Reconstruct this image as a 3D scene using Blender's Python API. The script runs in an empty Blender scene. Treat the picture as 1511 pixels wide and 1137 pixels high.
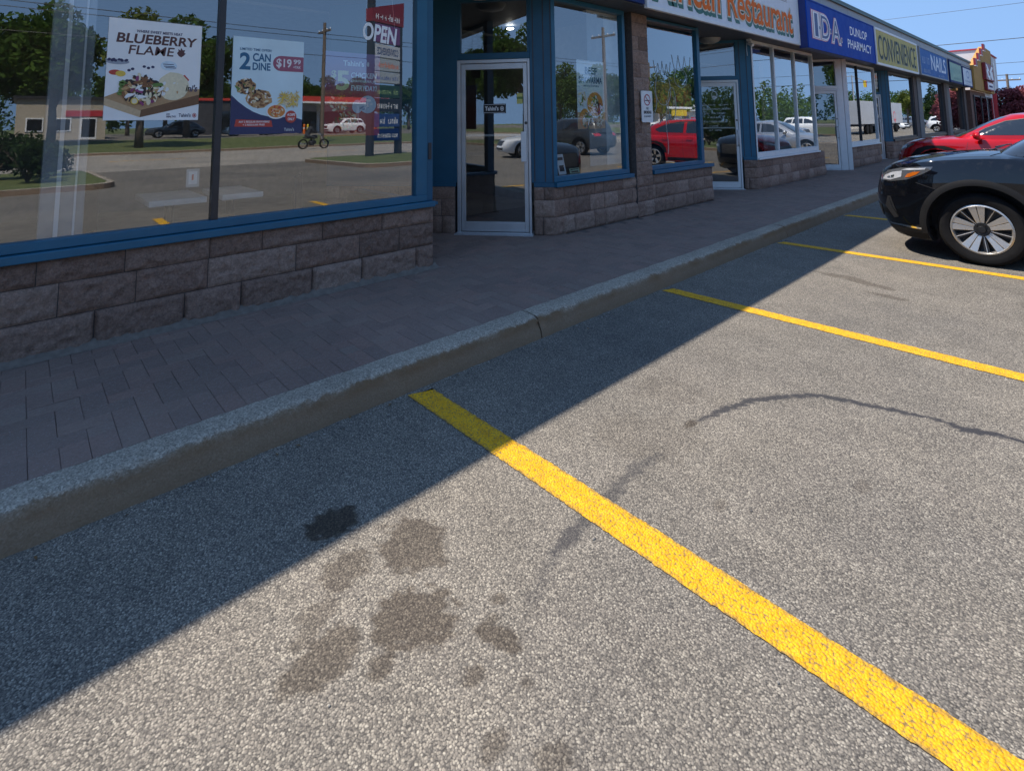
import bpy, math, random, numpy as np
from mathutils import Vector, Matrix, noise
from mathutils.bvhtree import BVHTree
from mathutils.geometry import delaunay_2d_cdt
from math import sin, cos, pi, radians, sqrt, atan2
random.seed(7); rng = np.random.default_rng(7)
S = bpy.context.scene; COL = S.collection
ORG = {}

# ------------------------------------------------------------------ helpers
def tag(o, label=None, cat=None, group=None, kind=None):
    if label: o['label'] = label
    if cat: o['category'] = cat
    if group: o['group'] = group
    if kind: o['kind'] = kind
    return o

def empty(name, loc, label, cat, group=None):
    o = bpy.data.objects.new(name, None); COL.objects.link(o)
    o.empty_display_size = .2; o.location = loc
    ORG[o.name] = Vector(loc)
    return tag(o, label, cat, group)

class MB:
    def __init__(s): s.v = []; s.f = []; s.m = []
    def add(s, vs, fs, mi=0):
        n = len(s.v); s.v += [tuple(p) for p in vs]
        for f in fs: s.f.append(tuple(i+n for i in f)); s.m.append(mi)
        return s
    def box(s, x0, x1, y0, y1, z0, z1, mi=0):
        x0, x1 = min(x0, x1), max(x0, x1); y0, y1 = min(y0, y1), max(y0, y1); z0, z1 = min(z0, z1), max(z0, z1)
        v = [(x0,y0,z0),(x1,y0,z0),(x1,y1,z0),(x0,y1,z0),(x0,y0,z1),(x1,y0,z1),(x1,y1,z1),(x0,y1,z1)]
        return s.add(v, [(0,3,2,1),(4,5,6,7),(0,1,5,4),(1,2,6,5),(2,3,7,6),(3,0,4,7)], mi)
    def obox(s, P, U, V, W, mi=0):
        """box from corner P along edge vectors U, V, W (right handed)"""
        P, U, V, W = map(Vector, (P, U, V, W))
        if U.cross(V).dot(W) < 0: U, V = V, U
        v = [P, P+U, P+U+V, P+V, P+W, P+U+W, P+U+V+W, P+V+W]
        return s.add(v, [(0,3,2,1),(4,5,6,7),(0,1,5,4),(1,2,6,5),(2,3,7,6),(3,0,4,7)], mi)
    def tube(s, pts, rad, n=8, mi=0, cap=True):
        pts = [Vector(p) for p in pts]
        if not hasattr(rad, '__len__'): rad = [rad]*len(pts)
        rings = []; prev = None
        for i, p in enumerate(pts):
            t = (pts[min(i+1, len(pts)-1)] - pts[max(i-1, 0)]).normalized()
            if prev is None:
                a = t.orthogonal().normalized()
            else:
                a = (prev - t*prev.dot(t)).normalized()
            prev = a; b = t.cross(a)
            rings.append([p + (a*cos(2*pi*k/n) + b*sin(2*pi*k/n))*rad[i] for k in range(n)])
        vs = [q for r in rings for q in r]; fs = []
        for i in range(len(pts)-1):
            for k in range(n):
                fs.append((i*n+k, i*n+(k+1) % n, (i+1)*n+(k+1) % n, (i+1)*n+k))
        if cap:
            fs.append(tuple(range(n))[::-1]); fs.append(tuple((len(pts)-1)*n+k for k in range(n)))
        return s.add(vs, fs, mi)
    def lathe(s, prof, O, axis, n=32, mi=0, closed=False):
        """prof: list of (r, h); revolve round axis through O"""
        O = Vector(O); ax = Vector(axis).normalized(); a = ax.orthogonal().normalized(); b = ax.cross(a)
        vs = [O + ax*h + (a*cos(2*pi*k/n) + b*sin(2*pi*k/n))*r for r, h in prof for k in range(n)]
        fs = []; L = len(prof); R = L if closed else L-1
        for i in range(R):
            j = (i+1) % L
            for k in range(n):
                fs.append((i*n+k, i*n+(k+1) % n, j*n+(k+1) % n, j*n+k))
        return s.add(vs, fs, mi)
    def poly(s, pts, mi=0): return s.add(pts, [tuple(range(len(pts)))], mi)
    def prism(s, pts, d, mi=0):
        """polygon pts (3d, ccw seen from +d) extruded by vector -d behind it"""
        pts = [Vector(p) for p in pts]; d = Vector(d); n = len(pts)
        vs = pts + [p-d for p in pts]
        fs = [tuple(range(n)), tuple(range(2*n-1, n-1, -1))]
        fs += [(i, n+i, n+(i+1) % n, (i+1) % n) for i in range(n)]
        return s.add(vs, fs, mi)
    def ell(s, c, r, nu=10, nv=6, mi=0, R=None):
        c = Vector(c); vs = []; fs = []
        for j in range(nv+1):
            for i in range(nu):
                p = Vector((r[0]*sin(pi*j/nv)*cos(2*pi*i/nu), r[1]*sin(pi*j/nv)*sin(2*pi*i/nu), r[2]*cos(pi*j/nv)))
                if R: p = R @ p
                vs.append(c+p)
        for j in range(nv):
            for i in range(nu):
                fs.append((j*nu+i, (j+1)*nu+i, (j+1)*nu+(i+1) % nu, j*nu+(i+1) % nu))
        return s.add(vs, fs, mi)
    def build(s, name, mats, parent=None, smooth=False, sharp=None, bev=0, loc=None):
        if not isinstance(mats, (list, tuple)): mats = [mats]
        me = bpy.data.meshes.new(name)
        if parent is not None: o0 = ORG[parent.name]
        elif loc is not None: o0 = Vector(loc)
        else:
            a = np.array(s.v); o0 = Vector(((a[:,0].min()+a[:,0].max())/2, (a[:,1].min()+a[:,1].max())/2, a[:,2].min()))
        me.from_pydata([(x-o0[0], y-o0[1], z-o0[2]) for x, y, z in s.v], [], s.f)
        for m in mats: me.materials.append(m)
        me.polygons.foreach_set('material_index', s.m)
        if smooth:
            me.polygons.foreach_set('use_smooth', [True]*len(s.f))
            if sharp: me.set_sharp_from_angle(angle=radians(sharp))
        me.validate(); me.update()
        o = bpy.data.objects.new(name, me); COL.objects.link(o)
        if parent is not None: o.parent = parent
        else: o.location = o0
        ORG[o.name] = o0
        if bev:
            b = o.modifiers.new('bevel', 'BEVEL'); b.width = bev; b.segments = 2; b.limit_method = 'ANGLE'
        return o

# ------------------------------------------------------------------ materials
class NT:
    def __init__(s, name):
        s.mat = bpy.data.materials.new(name); s.mat.use_nodes = True
        s.t = s.mat.node_tree; s.t.nodes.clear()
        s.out = s.n('ShaderNodeOutputMaterial')
    def n(s, typ, **kw):
        x = s.t.nodes.new(typ)
        for k, v in kw.items(): setattr(x, k, v)
        return x
    def l(s, a, b): s.t.links.new(a, b)
    def coord(s, obj=True):
        return s.n('ShaderNodeTexCoord').outputs['Object'] if obj else s.n('ShaderNodeNewGeometry').outputs['Position']
    def noise(s, vec, scale, detail=4, rough=.55):
        x = s.n('ShaderNodeTexNoise'); x.inputs['Scale'].default_value = scale; x.inputs['Detail'].default_value = detail
        x.inputs['Roughness'].default_value = rough; s.l(vec, x.inputs['Vector']); return x.outputs['Fac']
    def vor(s, vec, scale, feature='F1'):
        x = s.n('ShaderNodeTexVoronoi', feature=feature); x.inputs['Scale'].default_value = scale; s.l(vec, x.inputs['Vector']); return x
    def ramp(s, fac, stops, interp='LINEAR'):
        x = s.n('ShaderNodeValToRGB'); x.color_ramp.interpolation = interp; e = x.color_ramp.elements
        while len(e) < len(stops): e.new(.5)
        for i, (p, c) in enumerate(stops):
            e[i].position = p; e[i].color = (c, c, c, 1) if isinstance(c, (int, float)) else (*c, 1)
        s.l(fac, x.inputs['Fac']); return x.outputs['Color']
    def mix(s, fac, a, b, mode='MIX'):
        x = s.n('ShaderNodeMix', data_type='RGBA', blend_type=mode)
        for sock, v in ((x.inputs[0], fac), (x.inputs[6], a), (x.inputs[7], b)):
            if isinstance(v, (int, float)): sock.default_value = v if sock == x.inputs[0] else (v, v, v, 1)
            elif isinstance(v, tuple): sock.default_value = (*v, 1)
            else: s.l(v, sock)
        return x.outputs[2]
    def math(s, op, a, b=0, clamp=False):
        x = s.n('ShaderNodeMath', operation=op, use_clamp=clamp)
        for i, v in enumerate((a, b)):
            if isinstance(v, (int, float)): x.inputs[i].default_value = v
            else: s.l(v, x.inputs[i])
        return x.outputs[0]
    def bump(s, h, strength=.3, dist=.01):
        x = s.n('ShaderNodeBump'); x.inputs['Strength'].default_value = strength; x.inputs['Distance'].default_value = dist
        s.l(h, x.inputs['Height']); return x.outputs['Normal']
    def bsdf(s, color, rough=.6, metal=0., normal=None, spec=None, coat=0, **kw):
        b = s.n('ShaderNodeBsdfPrincipled')
        if isinstance(color, tuple): b.inputs['Base Color'].default_value = (*color, 1)
        else: s.l(color, b.inputs['Base Color'])
        if isinstance(rough, (int, float)): b.inputs['Roughness'].default_value = rough
        else: s.l(rough, b.inputs['Roughness'])
        b.inputs['Metallic'].default_value = metal
        if spec is not None: b.inputs['Specular IOR Level'].default_value = spec
        if coat: b.inputs['Coat Weight'].default_value = coat; b.inputs['Coat Roughness'].default_value = .03
        if normal is not None: s.l(normal, b.inputs['Normal'])
        for k, v in kw.items(): b.inputs[k].default_value = v
        s.l(b.outputs[0], s.out.inputs['Surface']); return s.mat

_mc = {}
def plain(name, c, rough=.55, metal=0, var=.12, scale=9., bump=.0, bscale=60, coat=0, spec=None):
    if name in _mc: return _mc[name]
    t = NT(name); P = t.coord(False)
    f = t.noise(P, scale, 5)
    lo = tuple(x*(1-var) for x in c); hi = tuple(min(1, x*(1+var)) for x in c)
    col = t.ramp(f, [(.3, lo), (.7, hi)])
    nr = t.bump(t.noise(P, bscale, 4), bump, .004) if bump else None
    r = t.ramp(t.noise(P, scale*2.3, 3), [(.3, max(0, rough-.06)), (.7, min(1, rough+.06))])
    _mc[name] = t.bsdf(col, r, metal, nr, spec, coat)
    return _mc[name]

def sr(r, g, b):   # sRGB 0-255 -> linear
    return tuple((x/255/12.92 if x/255 <= .04045 else ((x/255+.055)/1.055)**2.4) for x in (r, g, b))

def m_asphalt(name, light=1.0, fine=True):
    t = NT(name); P = t.coord(False)
    wn = t.n('ShaderNodeTexNoise'); wn.inputs['Scale'].default_value = 60; wn.inputs['Detail'].default_value = 2; t.l(P, wn.inputs['Vector'])
    wp = t.n('ShaderNodeVectorMath', operation='MULTIPLY_ADD'); t.l(wn.outputs['Color'], wp.inputs[0]); wp.inputs[1].default_value = (.009,)*3; t.l(P, wp.inputs[2]); Q = wp.outputs[0]
    v = t.vor(Q, 150); v2 = t.vor(Q, 300)
    def hue(o):
        s = t.n('ShaderNodeSeparateColor'); t.l(o, s.inputs[0]); return s
    s1 = hue(v.outputs['Color']); s2 = hue(v2.outputs['Color'])
    k = light
    stone = t.ramp(s1.outputs[0], [(.0, (.13*k,.117*k,.10*k)), (.3, (.195*k,.174*k,.146*k)), (.65, (.262*k,.234*k,.193*k)), (.9, (.33*k,.297*k,.243*k)), (1., (.40*k,.365*k,.30*k))])
    grit = t.ramp(s2.outputs[1], [(0, (.07*k,.064*k,.056*k)), (.6, (.155*k,.14*k,.121*k)), (1, (.30*k,.273*k,.23*k))])
    d = t.ramp(v.outputs['Distance'], [(.36, 0.), (.66, 1.)])
    c = t.mix(d, stone, t.mix(.55, (.035*k,.033*k,.032*k), grit))
    c = t.mix(1, c, t.ramp(t.noise(P, .45, 6, .6), [(.3, (.76,.77,.79)), (.7, (1.20,1.17,1.12))]), 'MULTIPLY')
    c = t.mix(1, c, t.ramp(t.noise(P, 4, 6, .7), [(.3, .84), (.7, 1.13)]), 'MULTIPLY')
    a = t.n('ShaderNodeAttribute', attribute_name='stain')
    c = t.mix(a.outputs['Fac'], c, t.mix(1, t.mix(.25, c, (.18,.155,.13)), t.mix(t.noise(P, 30, 5, .7), (.19,.165,.145), (.52,.465,.41)), 'MULTIPLY'))
    b = t.n('ShaderNodeAttribute', attribute_name='tar')
    c = t.mix(b.outputs['Fac'], c, (.030,.030,.034))
    h = t.math('SUBTRACT', 1, v.outputs['Distance'])
    h = t.math('ADD', h, t.math('MULTIPLY', s1.outputs[1], .35))
    nr = t.bump(h, .55 if fine else .3, .004)
    return t.bsdf(c, .85, 0, nr, .25)

def m_yellow():
    t = NT('yellow_road_paint'); P = t.coord(False)
    v = t.vor(P, 112); n1 = t.noise(P, 38, 6, .75); n3 = t.noise(P, 75, 5, .8)
    c = t.ramp(t.noise(P, 22, 6, .7), [(.3, (.60,.29,.003)), (.5, (.76,.395,.005)), (.72, (.85,.50,.02))])
    pit = t.math('MULTIPLY', t.ramp(v.outputs['Distance'], [(.45, 0.), (.75, 1.)]), t.ramp(n3, [(.42, 0.), (.54, 1.)]))
    worn = t.ramp(t.math('ADD', n1, t.math('MULTIPLY', t.noise(P, 3, 4), .22)), [(.42, 1.), (.455, 0.)])
    a = t.n('ShaderNodeAttribute', attribute_name='edge')
    e = t.math('MULTIPLY', a.outputs['Fac'], t.ramp(n1, [(.44, 1.), (.57, 0.)]))
    f = t.math('MAXIMUM', t.math('MAXIMUM', worn, e), t.math('MULTIPLY', pit, .8))
    c = t.mix(f, c, (.12,.10,.07))
    h = t.math('ADD', t.math('SUBTRACT', 1, v.outputs['Distance']), t.math('MULTIPLY', n3, .8))
    nr = t.bump(h, .9, .007)
    return t.bsdf(c, .7, 0, nr, .3)

def m_paver():
    t = NT('paver_brick'); P = t.coord(False)
    a = t.n('ShaderNodeAttribute', attribute_name='tone')
    c = t.ramp(a.outputs['Fac'], [(0, (.195,.138,.115)), (.4, (.225,.155,.128)), (.75, (.255,.165,.132)), (1, (.235,.175,.143))])
    c = t.mix(1, c, t.ramp(t.noise(P, 60, 6, .75), [(.25, .74), (.75, 1.24)]), 'MULTIPLY')
    c = t.mix(t.ramp(t.noise(P, 2.2, 6, .65), [(.35, .0), (.7, .55)]), c, (.225,.172,.138))
    c = t.mix(1, c, t.ramp(t.noise(P, .8, 4), [(.3, .85), (.7, 1.1)]), 'MULTIPLY')
    s = t.vor(P, 260); sp = t.n('ShaderNodeSeparateColor'); t.l(s.outputs['Color'], sp.inputs[0])
    c = t.mix(t.ramp(sp.outputs[0], [(.93, 0.), (.95, .5)]), c, (.30,.28,.27))
    nr = t.bump(t.noise(P, 180, 5, .75), .5, .004)
    return t.bsdf(c, .85, 0, nr, .25)

def m_rock():
    t = NT('splitface_block'); P = t.coord(False)
    a = t.n('ShaderNodeAttribute', attribute_name='tone')
    c = t.ramp(a.outputs['Fac'], [(0, (.25,.165,.128)), (.5, (.33,.218,.168)), (1, (.41,.288,.228))])
    n = t.noise(P, 24, 7, .75)
    c = t.mix(1, c, t.ramp(n, [(.25, .62), (.75, 1.38)]), 'MULTIPLY')
    c = t.mix(1, c, t.ramp(t.noise(P, 75, 8, .85), [(.36, .66), (.5, 1.), (.66, 1.38)]), 'MULTIPLY')
    c = t.mix(t.ramp(t.noise(P, 110, 4, .7), [(.58, 0.), (.68, .45)]), c, (.36,.32,.30))
    nr = t.bump(t.noise(P, 38, 8, .8), 1., .03)
    return t.bsdf(c, .9, 0, nr, .2)

def m_kerb():
    t = NT('kerb_concrete'); P = t.coord(False)
    n = t.noise(P, 60, 6, .75)
    c = t.ramp(n, [(.25, (.20,.172,.135)), (.5, (.345,.297,.235)), (.8, (.50,.44,.36))])
    s = t.vor(P, 170); sp = t.n('ShaderNodeSeparateColor'); t.l(s.outputs['Color'], sp.inputs[0])
    c = t.mix(1, c, t.ramp(sp.outputs[0], [(0, .62), (.5, 1.), (1, 1.4)]), 'MULTIPLY')
    c = t.mix(1, c, t.ramp(t.noise(P, 1.7, 5), [(.3, .78), (.7, 1.1)]), 'MULTIPLY')
    z = t.n('ShaderNodeSeparateXYZ'); t.l(P, z.inputs[0])
    zz = t.math('ADD', z.outputs[2], t.math('MULTIPLY', t.noise(P, 14, 5, .7), .05))
    rust = t.ramp(zz, [(.085, .25), (.125, .9), (.150, .85), (.160, 0.)])
    rust = t.math('MULTIPLY', rust, t.ramp(t.noise(P, 3.1, 4), [(.3, .25), (.6, 1.)]))
    c = t.mix(rust, c, (.14,.078,.034))
    low = t.ramp(zz, [(.03, .85), (.12, .7), (.15, 0.)])
    c = t.mix(low, c, (.23,.15,.09))
    v = t.vor(P, 120)
    nr = t.bump(t.math('ADD', n, t.math('MULTIPLY', v.outputs['Distance'], .5)), .6, .006)
    return t.bsdf(c, .9, 0, nr, .2)

def m_glass(name='window_glass', tint=(.93,.96,.96), base=.27, k=.72, p=2.2, wav=.012):
    t = NT(name)
    lw = t.n('ShaderNodeLayerWeight'); lw.inputs['Blend'].default_value = .5
    f = t.math('ADD', base, t.math('MULTIPLY', t.math('POWER', lw.outputs['Facing'], p), k), True)
    tr = t.n('ShaderNodeBsdfTransparent'); tr.inputs[0].default_value = (*tint, 1)
    gl = t.n('ShaderNodeBsdfGlossy'); gl.inputs['Roughness'].default_value = 0; gl.inputs['Color'].default_value = (.93,.95,.95,1)
    if wav:
        t.l(t.bump(t.noise(t.coord(False), 1.3, 2), wav, .02), gl.inputs['Normal'])
    mx = t.n('ShaderNodeMixShader'); t.l(f, mx.inputs[0]); t.l(tr.outputs[0], mx.inputs[1]); t.l(gl.outputs[0], mx.inputs[2])
    t.l(mx.outputs[0], t.out.inputs['Surface']); return t.mat

def m_leaf(name, c, c2, gloss=.55):
    t = NT(name)
    oi = t.n('ShaderNodeAttribute', attribute_name='tone')
    col = t.ramp(oi.outputs['Fac'], [(0, c), (1, c2)])
    d = t.n('ShaderNodeBsdfDiffuse'); t.l(col, d.inputs[0])
    tl = t.n('ShaderNodeBsdfTranslucent'); t.l(col, tl.inputs[0])
    mx = t.n('ShaderNodeMixShader'); mx.inputs[0].default_value = .35
    t.l(d.outputs[0], mx.inputs[1]); t.l(tl.outputs[0], mx.inputs[2]); t.l(mx.outputs[0], t.out.inputs['Surface']); return t.mat

def m_emit(name, c, s):
    t = NT(name); e = t.n('ShaderNodeEmission'); e.inputs[0].default_value = (*c, 1); e.inputs[1].default_value = s
    t.l(e.outputs[0], t.out.inputs['Surface']); return t.mat

def m_paint(name, c, flake=0., rough=.22):
    t = NT(name); P = t.coord(True)
    col = t.ramp(t.noise(P, 2.2, 3), [(.35, tuple(x*.94 for x in c)), (.65, tuple(min(1, x*1.05) for x in c))])
    dust = t.ramp(t.noise(P, 14, 5, .7), [(.55, 0.), (.8, .05)])
    col = t.mix(dust, col, (.3,.28,.25))
    return t.bsdf(col, rough, flake, None, 0., coat=1.0)

ASPH = m_asphalt('worn_asphalt', .93); YEL = m_yellow(); PAV = m_paver(); ROCK = m_rock(); KERB = m_kerb(); GLASS = m_glass(); GLASS_CLEAR = m_glass('clear_window_glass', (.98,.99,.99), .27, .28, 3., .015)
JOINT = plain('joint_sand', (.12,.10,.088), .95)
MORT = plain('mortar', (.085,.075,.071), .95, var=.25, scale=30, bump=.5)
BLUE = plain('blue_painted_metal', (.014,.112,.195), .42, var=.10, scale=3, bump=.03, bscale=30)
BLUED = plain('blue_painted_panel', (.011,.085,.155), .5, var=.10, scale=3, bump=.05, bscale=12)
BRONZE = plain('dark_bronze_metal', (.035,.033,.036), .4)
ALU = plain('brushed_aluminium', (.56,.56,.57), .42, .55, var=.06, scale=5)
WHITE = plain('white_enamel', (.74,.74,.73), .45, var=.04)
BLACK = plain('black_plastic', (.015,.015,.016), .5)
RUB = plain('tyre_rubber', (.010,.010,.0105), .85, var=.2, bump=.1, spec=.15)
DARKIN = plain('dim_interior', (.26,.255,.25), .8)
FLOORIN = plain('interior_floor', (.34,.31,.28), .5, var=.2, scale=3)
GREYP = plain('grey_fascia_metal', (.29,.30,.31), .5, var=.06)
GREENCAP = plain('dark_green_cap', (.035,.085,.075), .45)

# ------------------------------------------------------------------ text
_tc = {}
def tdata(body, bold=0., shear=0.):
    k = (body, bold, shear)
    if k in _tc: return _tc[k]
    cu = bpy.data.curves.new('lettering', 'FONT'); cu.body = body; cu.offset = bold; cu.shear = shear; cu.size = 1; cu.resolution_u = 4
    cu.align_x = 'CENTER'; cu.fill_mode = 'FRONT'
    o = bpy.data.objects.new('lettering', cu); COL.objects.link(o)
    dg = bpy.context.evaluated_depsgraph_get(); me = bpy.data.meshes.new_from_object(o.evaluated_get(dg))
    v = np.array([tuple(x.co)[:2] for x in me.vertices]); f = [tuple(p.vertices) for p in me.polygons]
    bpy.data.objects.remove(o); bpy.data.curves.remove(cu); bpy.data.meshes.remove(me)
    _tc[k] = (v, f); return v, f

class Panel:
    """flat frame: origin O (lower left), unit u (right), w (up), n (towards viewer)"""
    def __init__(s, O, u, w):
        s.O = Vector(O); s.u = Vector(u).normalized(); s.w = Vector(w).normalized(); s.n = s.u.cross(s.w)
    def p(s, a, b, d=0): return s.O + s.u*a + s.w*b + s.n*d
    def text(s, mb, body, x0, y0, x1, y1, d=.002, bold=0., shear=0., mi=0, ref=None, mirror=False):
        v, f = tdata(body, bold, shear)
        if len(v) == 0: return
        r = v if ref is None else tdata(body, ref, shear)[0]
        lo = r.min(0); hi = r.max(0); sc = ((x1-x0)/(hi[0]-lo[0]), (y1-y0)/(hi[1]-lo[1]))
        pts = [s.p(x0+(a-lo[0])*sc[0], y0+(b-lo[1])*sc[1], d) for a, b in v]
        if mirror: pts = [s.p(x1-(a-lo[0])*sc[0], y0+(b-lo[1])*sc[1], d) for a, b in v]; f = [q[::-1] for q in f]
        mb.add(pts, f, mi)
    def rect(s, mb, x0, y0, x1, y1, d=.001, mi=0): mb.add([s.p(x0,y0,d), s.p(x1,y0,d), s.p(x1,y1,d), s.p(x0,y1,d)], [(0,1,2,3)], mi)
    def disc(s, mb, cx, cy, rx, ry, d=.001, mi=0, n=20, irr=0., a0=0, a1=2*pi):
        full = abs(a1-a0-2*pi) < 1e-6
        k = [a0+(a1-a0)*i/(n if full else n-1) for i in range(n)]
        mb.add([s.p(cx+rx*cos(a)*(1+irr*random.uniform(-1,1)), cy+ry*sin(a)*(1+irr*random.uniform(-1,1)), d) for a in k], [tuple(range(n))], mi)
    def ring(s, mb, cx, cy, rx, ry, w, d=.001, mi=0, n=28):
        vs = []; fs = []
        for i in range(n):
            a = 2*pi*i/n; vs += [s.p(cx+rx*cos(a), cy+ry*sin(a), d), s.p(cx+(rx-w)*cos(a), cy+(ry-w)*sin(a), d)]
        for i in range(n): j = (i+1) % n; fs.append((2*i+1, 2*i, 2*j, 2*j+1))
        mb.add(vs, fs, mi)
    def rrect(s, mb, x0, y0, x1, y1, r, d=.001, mi=0):
        pts = []
        for cx, cy, a in ((x1-r, y1-r, 0), (x0+r, y1-r, pi/2), (x0+r, y0+r, pi), (x1-r, y0+r, 1.5*pi)):
            for i in range(6): pts.append(s.p(cx+r*cos(a+i*pi/10), cy+r*sin(a+i*pi/10), d))
        mb.add(pts, [tuple(range(len(pts)))], mi)
    def polyg(s, mb, pts, d=.001, mi=0): mb.add([s.p(a, b, d) for a, b in pts], [tuple(range(len(pts)))], mi)
    def slab(s, mb, x0, y0, x1, y1, th, mi=0): mb.obox(s.p(x0, y0, -th), s.u*(x1-x0), s.w*(y1-y0), s.n*th, mi)
def small_print(P, mb, x0, y0, x1, y1, d=.003, n=None, mi=0, seed=1):
    """a line of print too small to read: uneven upright strokes with bars"""
    rd = random.Random(seed); h = y1-y0; x = x0
    while x < x1-h*.3:
        w = h*rd.uniform(.35, .75)
        if rd.random() < .14: x += w; continue
        k = rd.choice((.7, .7, .75, 1.)); s = h*.13
        P.rect(mb, x, y0, x+s, y0+h*k, d, mi)
        if rd.random() < .7: P.rect(mb, x+w-s*1.6, y0, x+w-s*.6, y0+h*.7, d, mi)
        if rd.random() < .7: q = rd.choice((0, .3, .57)); P.rect(mb, x+s, y0+h*q, x+w-s*1.6, y0+h*(q+.13), d, mi)
        x += w+h*.12
def facade_panel(X, Y0, z0): return Panel((X, Y0, z0), (0,1,0), (0,0,1))
# ------------------------------------------------------------------ ground
def fbm(x, y, s, oct=4, seed=0):
    """cheap value noise on numpy arrays, 0..1"""
    out = 0; amp = 1; tot = 0
    for o in range(oct):
        r = np.random.default_rng(seed*17+o); g = r.random((256, 256))
        u = x*s*2**o; v = y*s*2**o; i = np.floor(u).astype(int); j = np.floor(v).astype(int); fu = u-i; fv = v-j
        fu = fu*fu*(3-2*fu); fv = fv*fv*(3-2*fv); i0 = i % 256; i1 = (i+1) % 256; j0 = j % 256; j1 = (j+1) % 256
        out = out + amp*((g[i0,j0]*(1-fu)+g[i1,j0]*fu)*(1-fv)+(g[i0,j1]*(1-fu)+g[i1,j1]*fu)*fv); tot += amp; amp *= .55
    return out/tot

def asphalt():
    x0, x1, y0, y1, st = -2.36, .12, .40, 6.22, .0145
    nx = int((x1-x0)/st); ny = int((y1-y0)/st)
    xs = np.linspace(x0, x1, nx+1); ys = np.linspace(y0, y1, ny+1)
    X, Y = np.meshgrid(xs, ys, indexing='ij')
    wob = (fbm(X, Y, 14, 4, 1)-.5); wob2 = (fbm(X, Y, 42, 3, 2)-.5)
    stain = np.zeros_like(X); tar = np.zeros_like(X)
    def blob(cx, cy, rx, ry, ang, k, soft=.25):
        nonlocal stain
        c, s = cos(ang), sin(ang); dx = X-cx; dy = Y-cy
        u = (dx*c+dy*s)/rx; v = (-dx*s+dy*c)/ry
        d = np.sqrt(u*u+v*v) + wob*.8 + wob2*.75
        stain = np.maximum(stain, min(1, k*1.55)*np.clip((1.04-d)/.15, 0, 1))
    for b in [(-2.065,.955,.075,.095,-.2,.85),(-1.775,1.125,.135,.118,.3,.46),(-1.83,.90,.075,.09,.2,.38),(-1.515,.965,.105,.135,-.5,.5),(-1.585,.72,.075,.12,.2,.45),
              (-1.46,.82,.035,.04,0,.45),(-1.74,.76,.05,.07,0,.28),(-1.68,.70,.035,.05,.4,.3),(-1.30,1.12,.075,.036,.25,.5),(-1.35,1.14,.025,.03,0,.4),(-1.39,1.20,.022,.028,0,.42),
              (-1.26,.99,.025,.035,0,.42),(-1.10,.93,.025,.045,.2,.36),(-.98,1.01,.045,.045,0,.34),(-1.15,1.09,.02,.025,0,.32),(-1.46,2.54,.025,.05,0,.5),(-1.42,.95,.02,.03,0,.3),
              (-1.66,5.84,.24,.07,-.12,.34),(-1.45,5.75,.18,.06,-.3,.36),(-1.26,5.48,.16,.05,-.2,.32),(-1.9,5.86,.12,.03,0,.2),(-1.55,2.3,.25,.18,.6,.13),(-1.72,2.75,.18,.16,.6,.11),(-1.1,2.1,.03,.04,0,.25),(-.75,2.62,.03,.05,0,.2)]:
        blob(*b)
    def path(pts, w, k, k2=None):
        nonlocal tar
        d = np.full_like(X, 9.); T = np.zeros_like(X); n = len(pts)-1
        for i, ((ax, ay), (bx, by)) in enumerate(zip(pts, pts[1:])):
            L2 = (bx-ax)**2+(by-ay)**2; t = np.clip(((X-ax)*(bx-ax)+(Y-ay)*(by-ay))/L2, 0, 1)
            q = np.hypot(X-ax-t*(bx-ax), Y-ay-t*(by-ay)); m = q < d; d[m] = q[m]; T[m] = ((i+t)/n)[m]
        ww = w*(.5+1.*fbm(T*9, T*0, 1, 3, 5)) + wob2*.05
        kk = k if k2 is None else k+(k2-k)*T
        tar = np.maximum(tar, kk*np.clip((ww-d)/.009, 0, 1))
    path([(-1.45,2.59),(-1.42,2.74),(-1.36,2.94),(-1.28,3.09),(-1.16,3.25),(-1.02,3.33),(-.9,3.36),(-.77,3.41),(-.64,3.45),(-.53,3.44),(-.41,3.49),(-.32,3.5),(.1,3.55)], .023, .85, .98)
    path([(-1.39,1.47),(-1.41,1.61),(-1.41,1.70),(-1.44,1.91),(-1.45,2.06),(-1.44,2.2)], .028, .7, .45)
    path([(-1.30,1.25),(-1.36,1.38),(-1.39,1.47)], .02, .25, .4)
    path([(-2.20,7.92),(-2.05,7.75),(-1.80,7.55)], .016, .5, .2); path([(-2.13,5.93),(-1.98,5.87)], .016, .5, .3)
    edge = np.minimum(np.minimum(X-x0, x1-X), np.minimum(Y-y0, y1-Y)); fade = np.clip(edge/.05, 0, 1)
    # big quads round the fine patch, out to the horizon
    V = np.stack([X.ravel(), Y.ravel(), np.zeros(X.size)], 1)
    idx = np.arange(X.size).reshape(X.shape)
    F = np.stack([idx[:-1,:-1], idx[1:,:-1], idx[1:,1:], idx[:-1,1:]], -1).reshape(-1, 4)
    n0 = len(V); B = [(-60,-200),(x0,-200),(x1,-200),(14.2,-200)]
    gx = [-60, x0, x1, 14.2]; gy = [-200, y0, y1, 420]
    ev = [(a, b, 0) for a in gx for b in gy]
    ef = [(n0+i*4+j, n0+(i+1)*4+j, n0+(i+1)*4+j+1, n0+i*4+j+1) for i in range(3) for j in range(3) if (i, j) != (1, 1)]
    V = np.concatenate([V, np.array(ev)]); fs = [tuple(q) for q in F.tolist()] + ef
    me = bpy.data.meshes.new('parking_lot'); me.from_pydata(V.tolist(), [], fs); me.materials.append(ASPH)
    for nm, arr in (('stain', stain*fade), ('tar', tar*fade)):
        at = me.attributes.new(nm, 'FLOAT', 'POINT'); z = np.zeros(len(V)); z[:n0] = arr.ravel(); at.data.foreach_set('value', z.astype(np.float32))
    o = bpy.data.objects.new('parking_lot', me); COL.objects.link(o)
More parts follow.
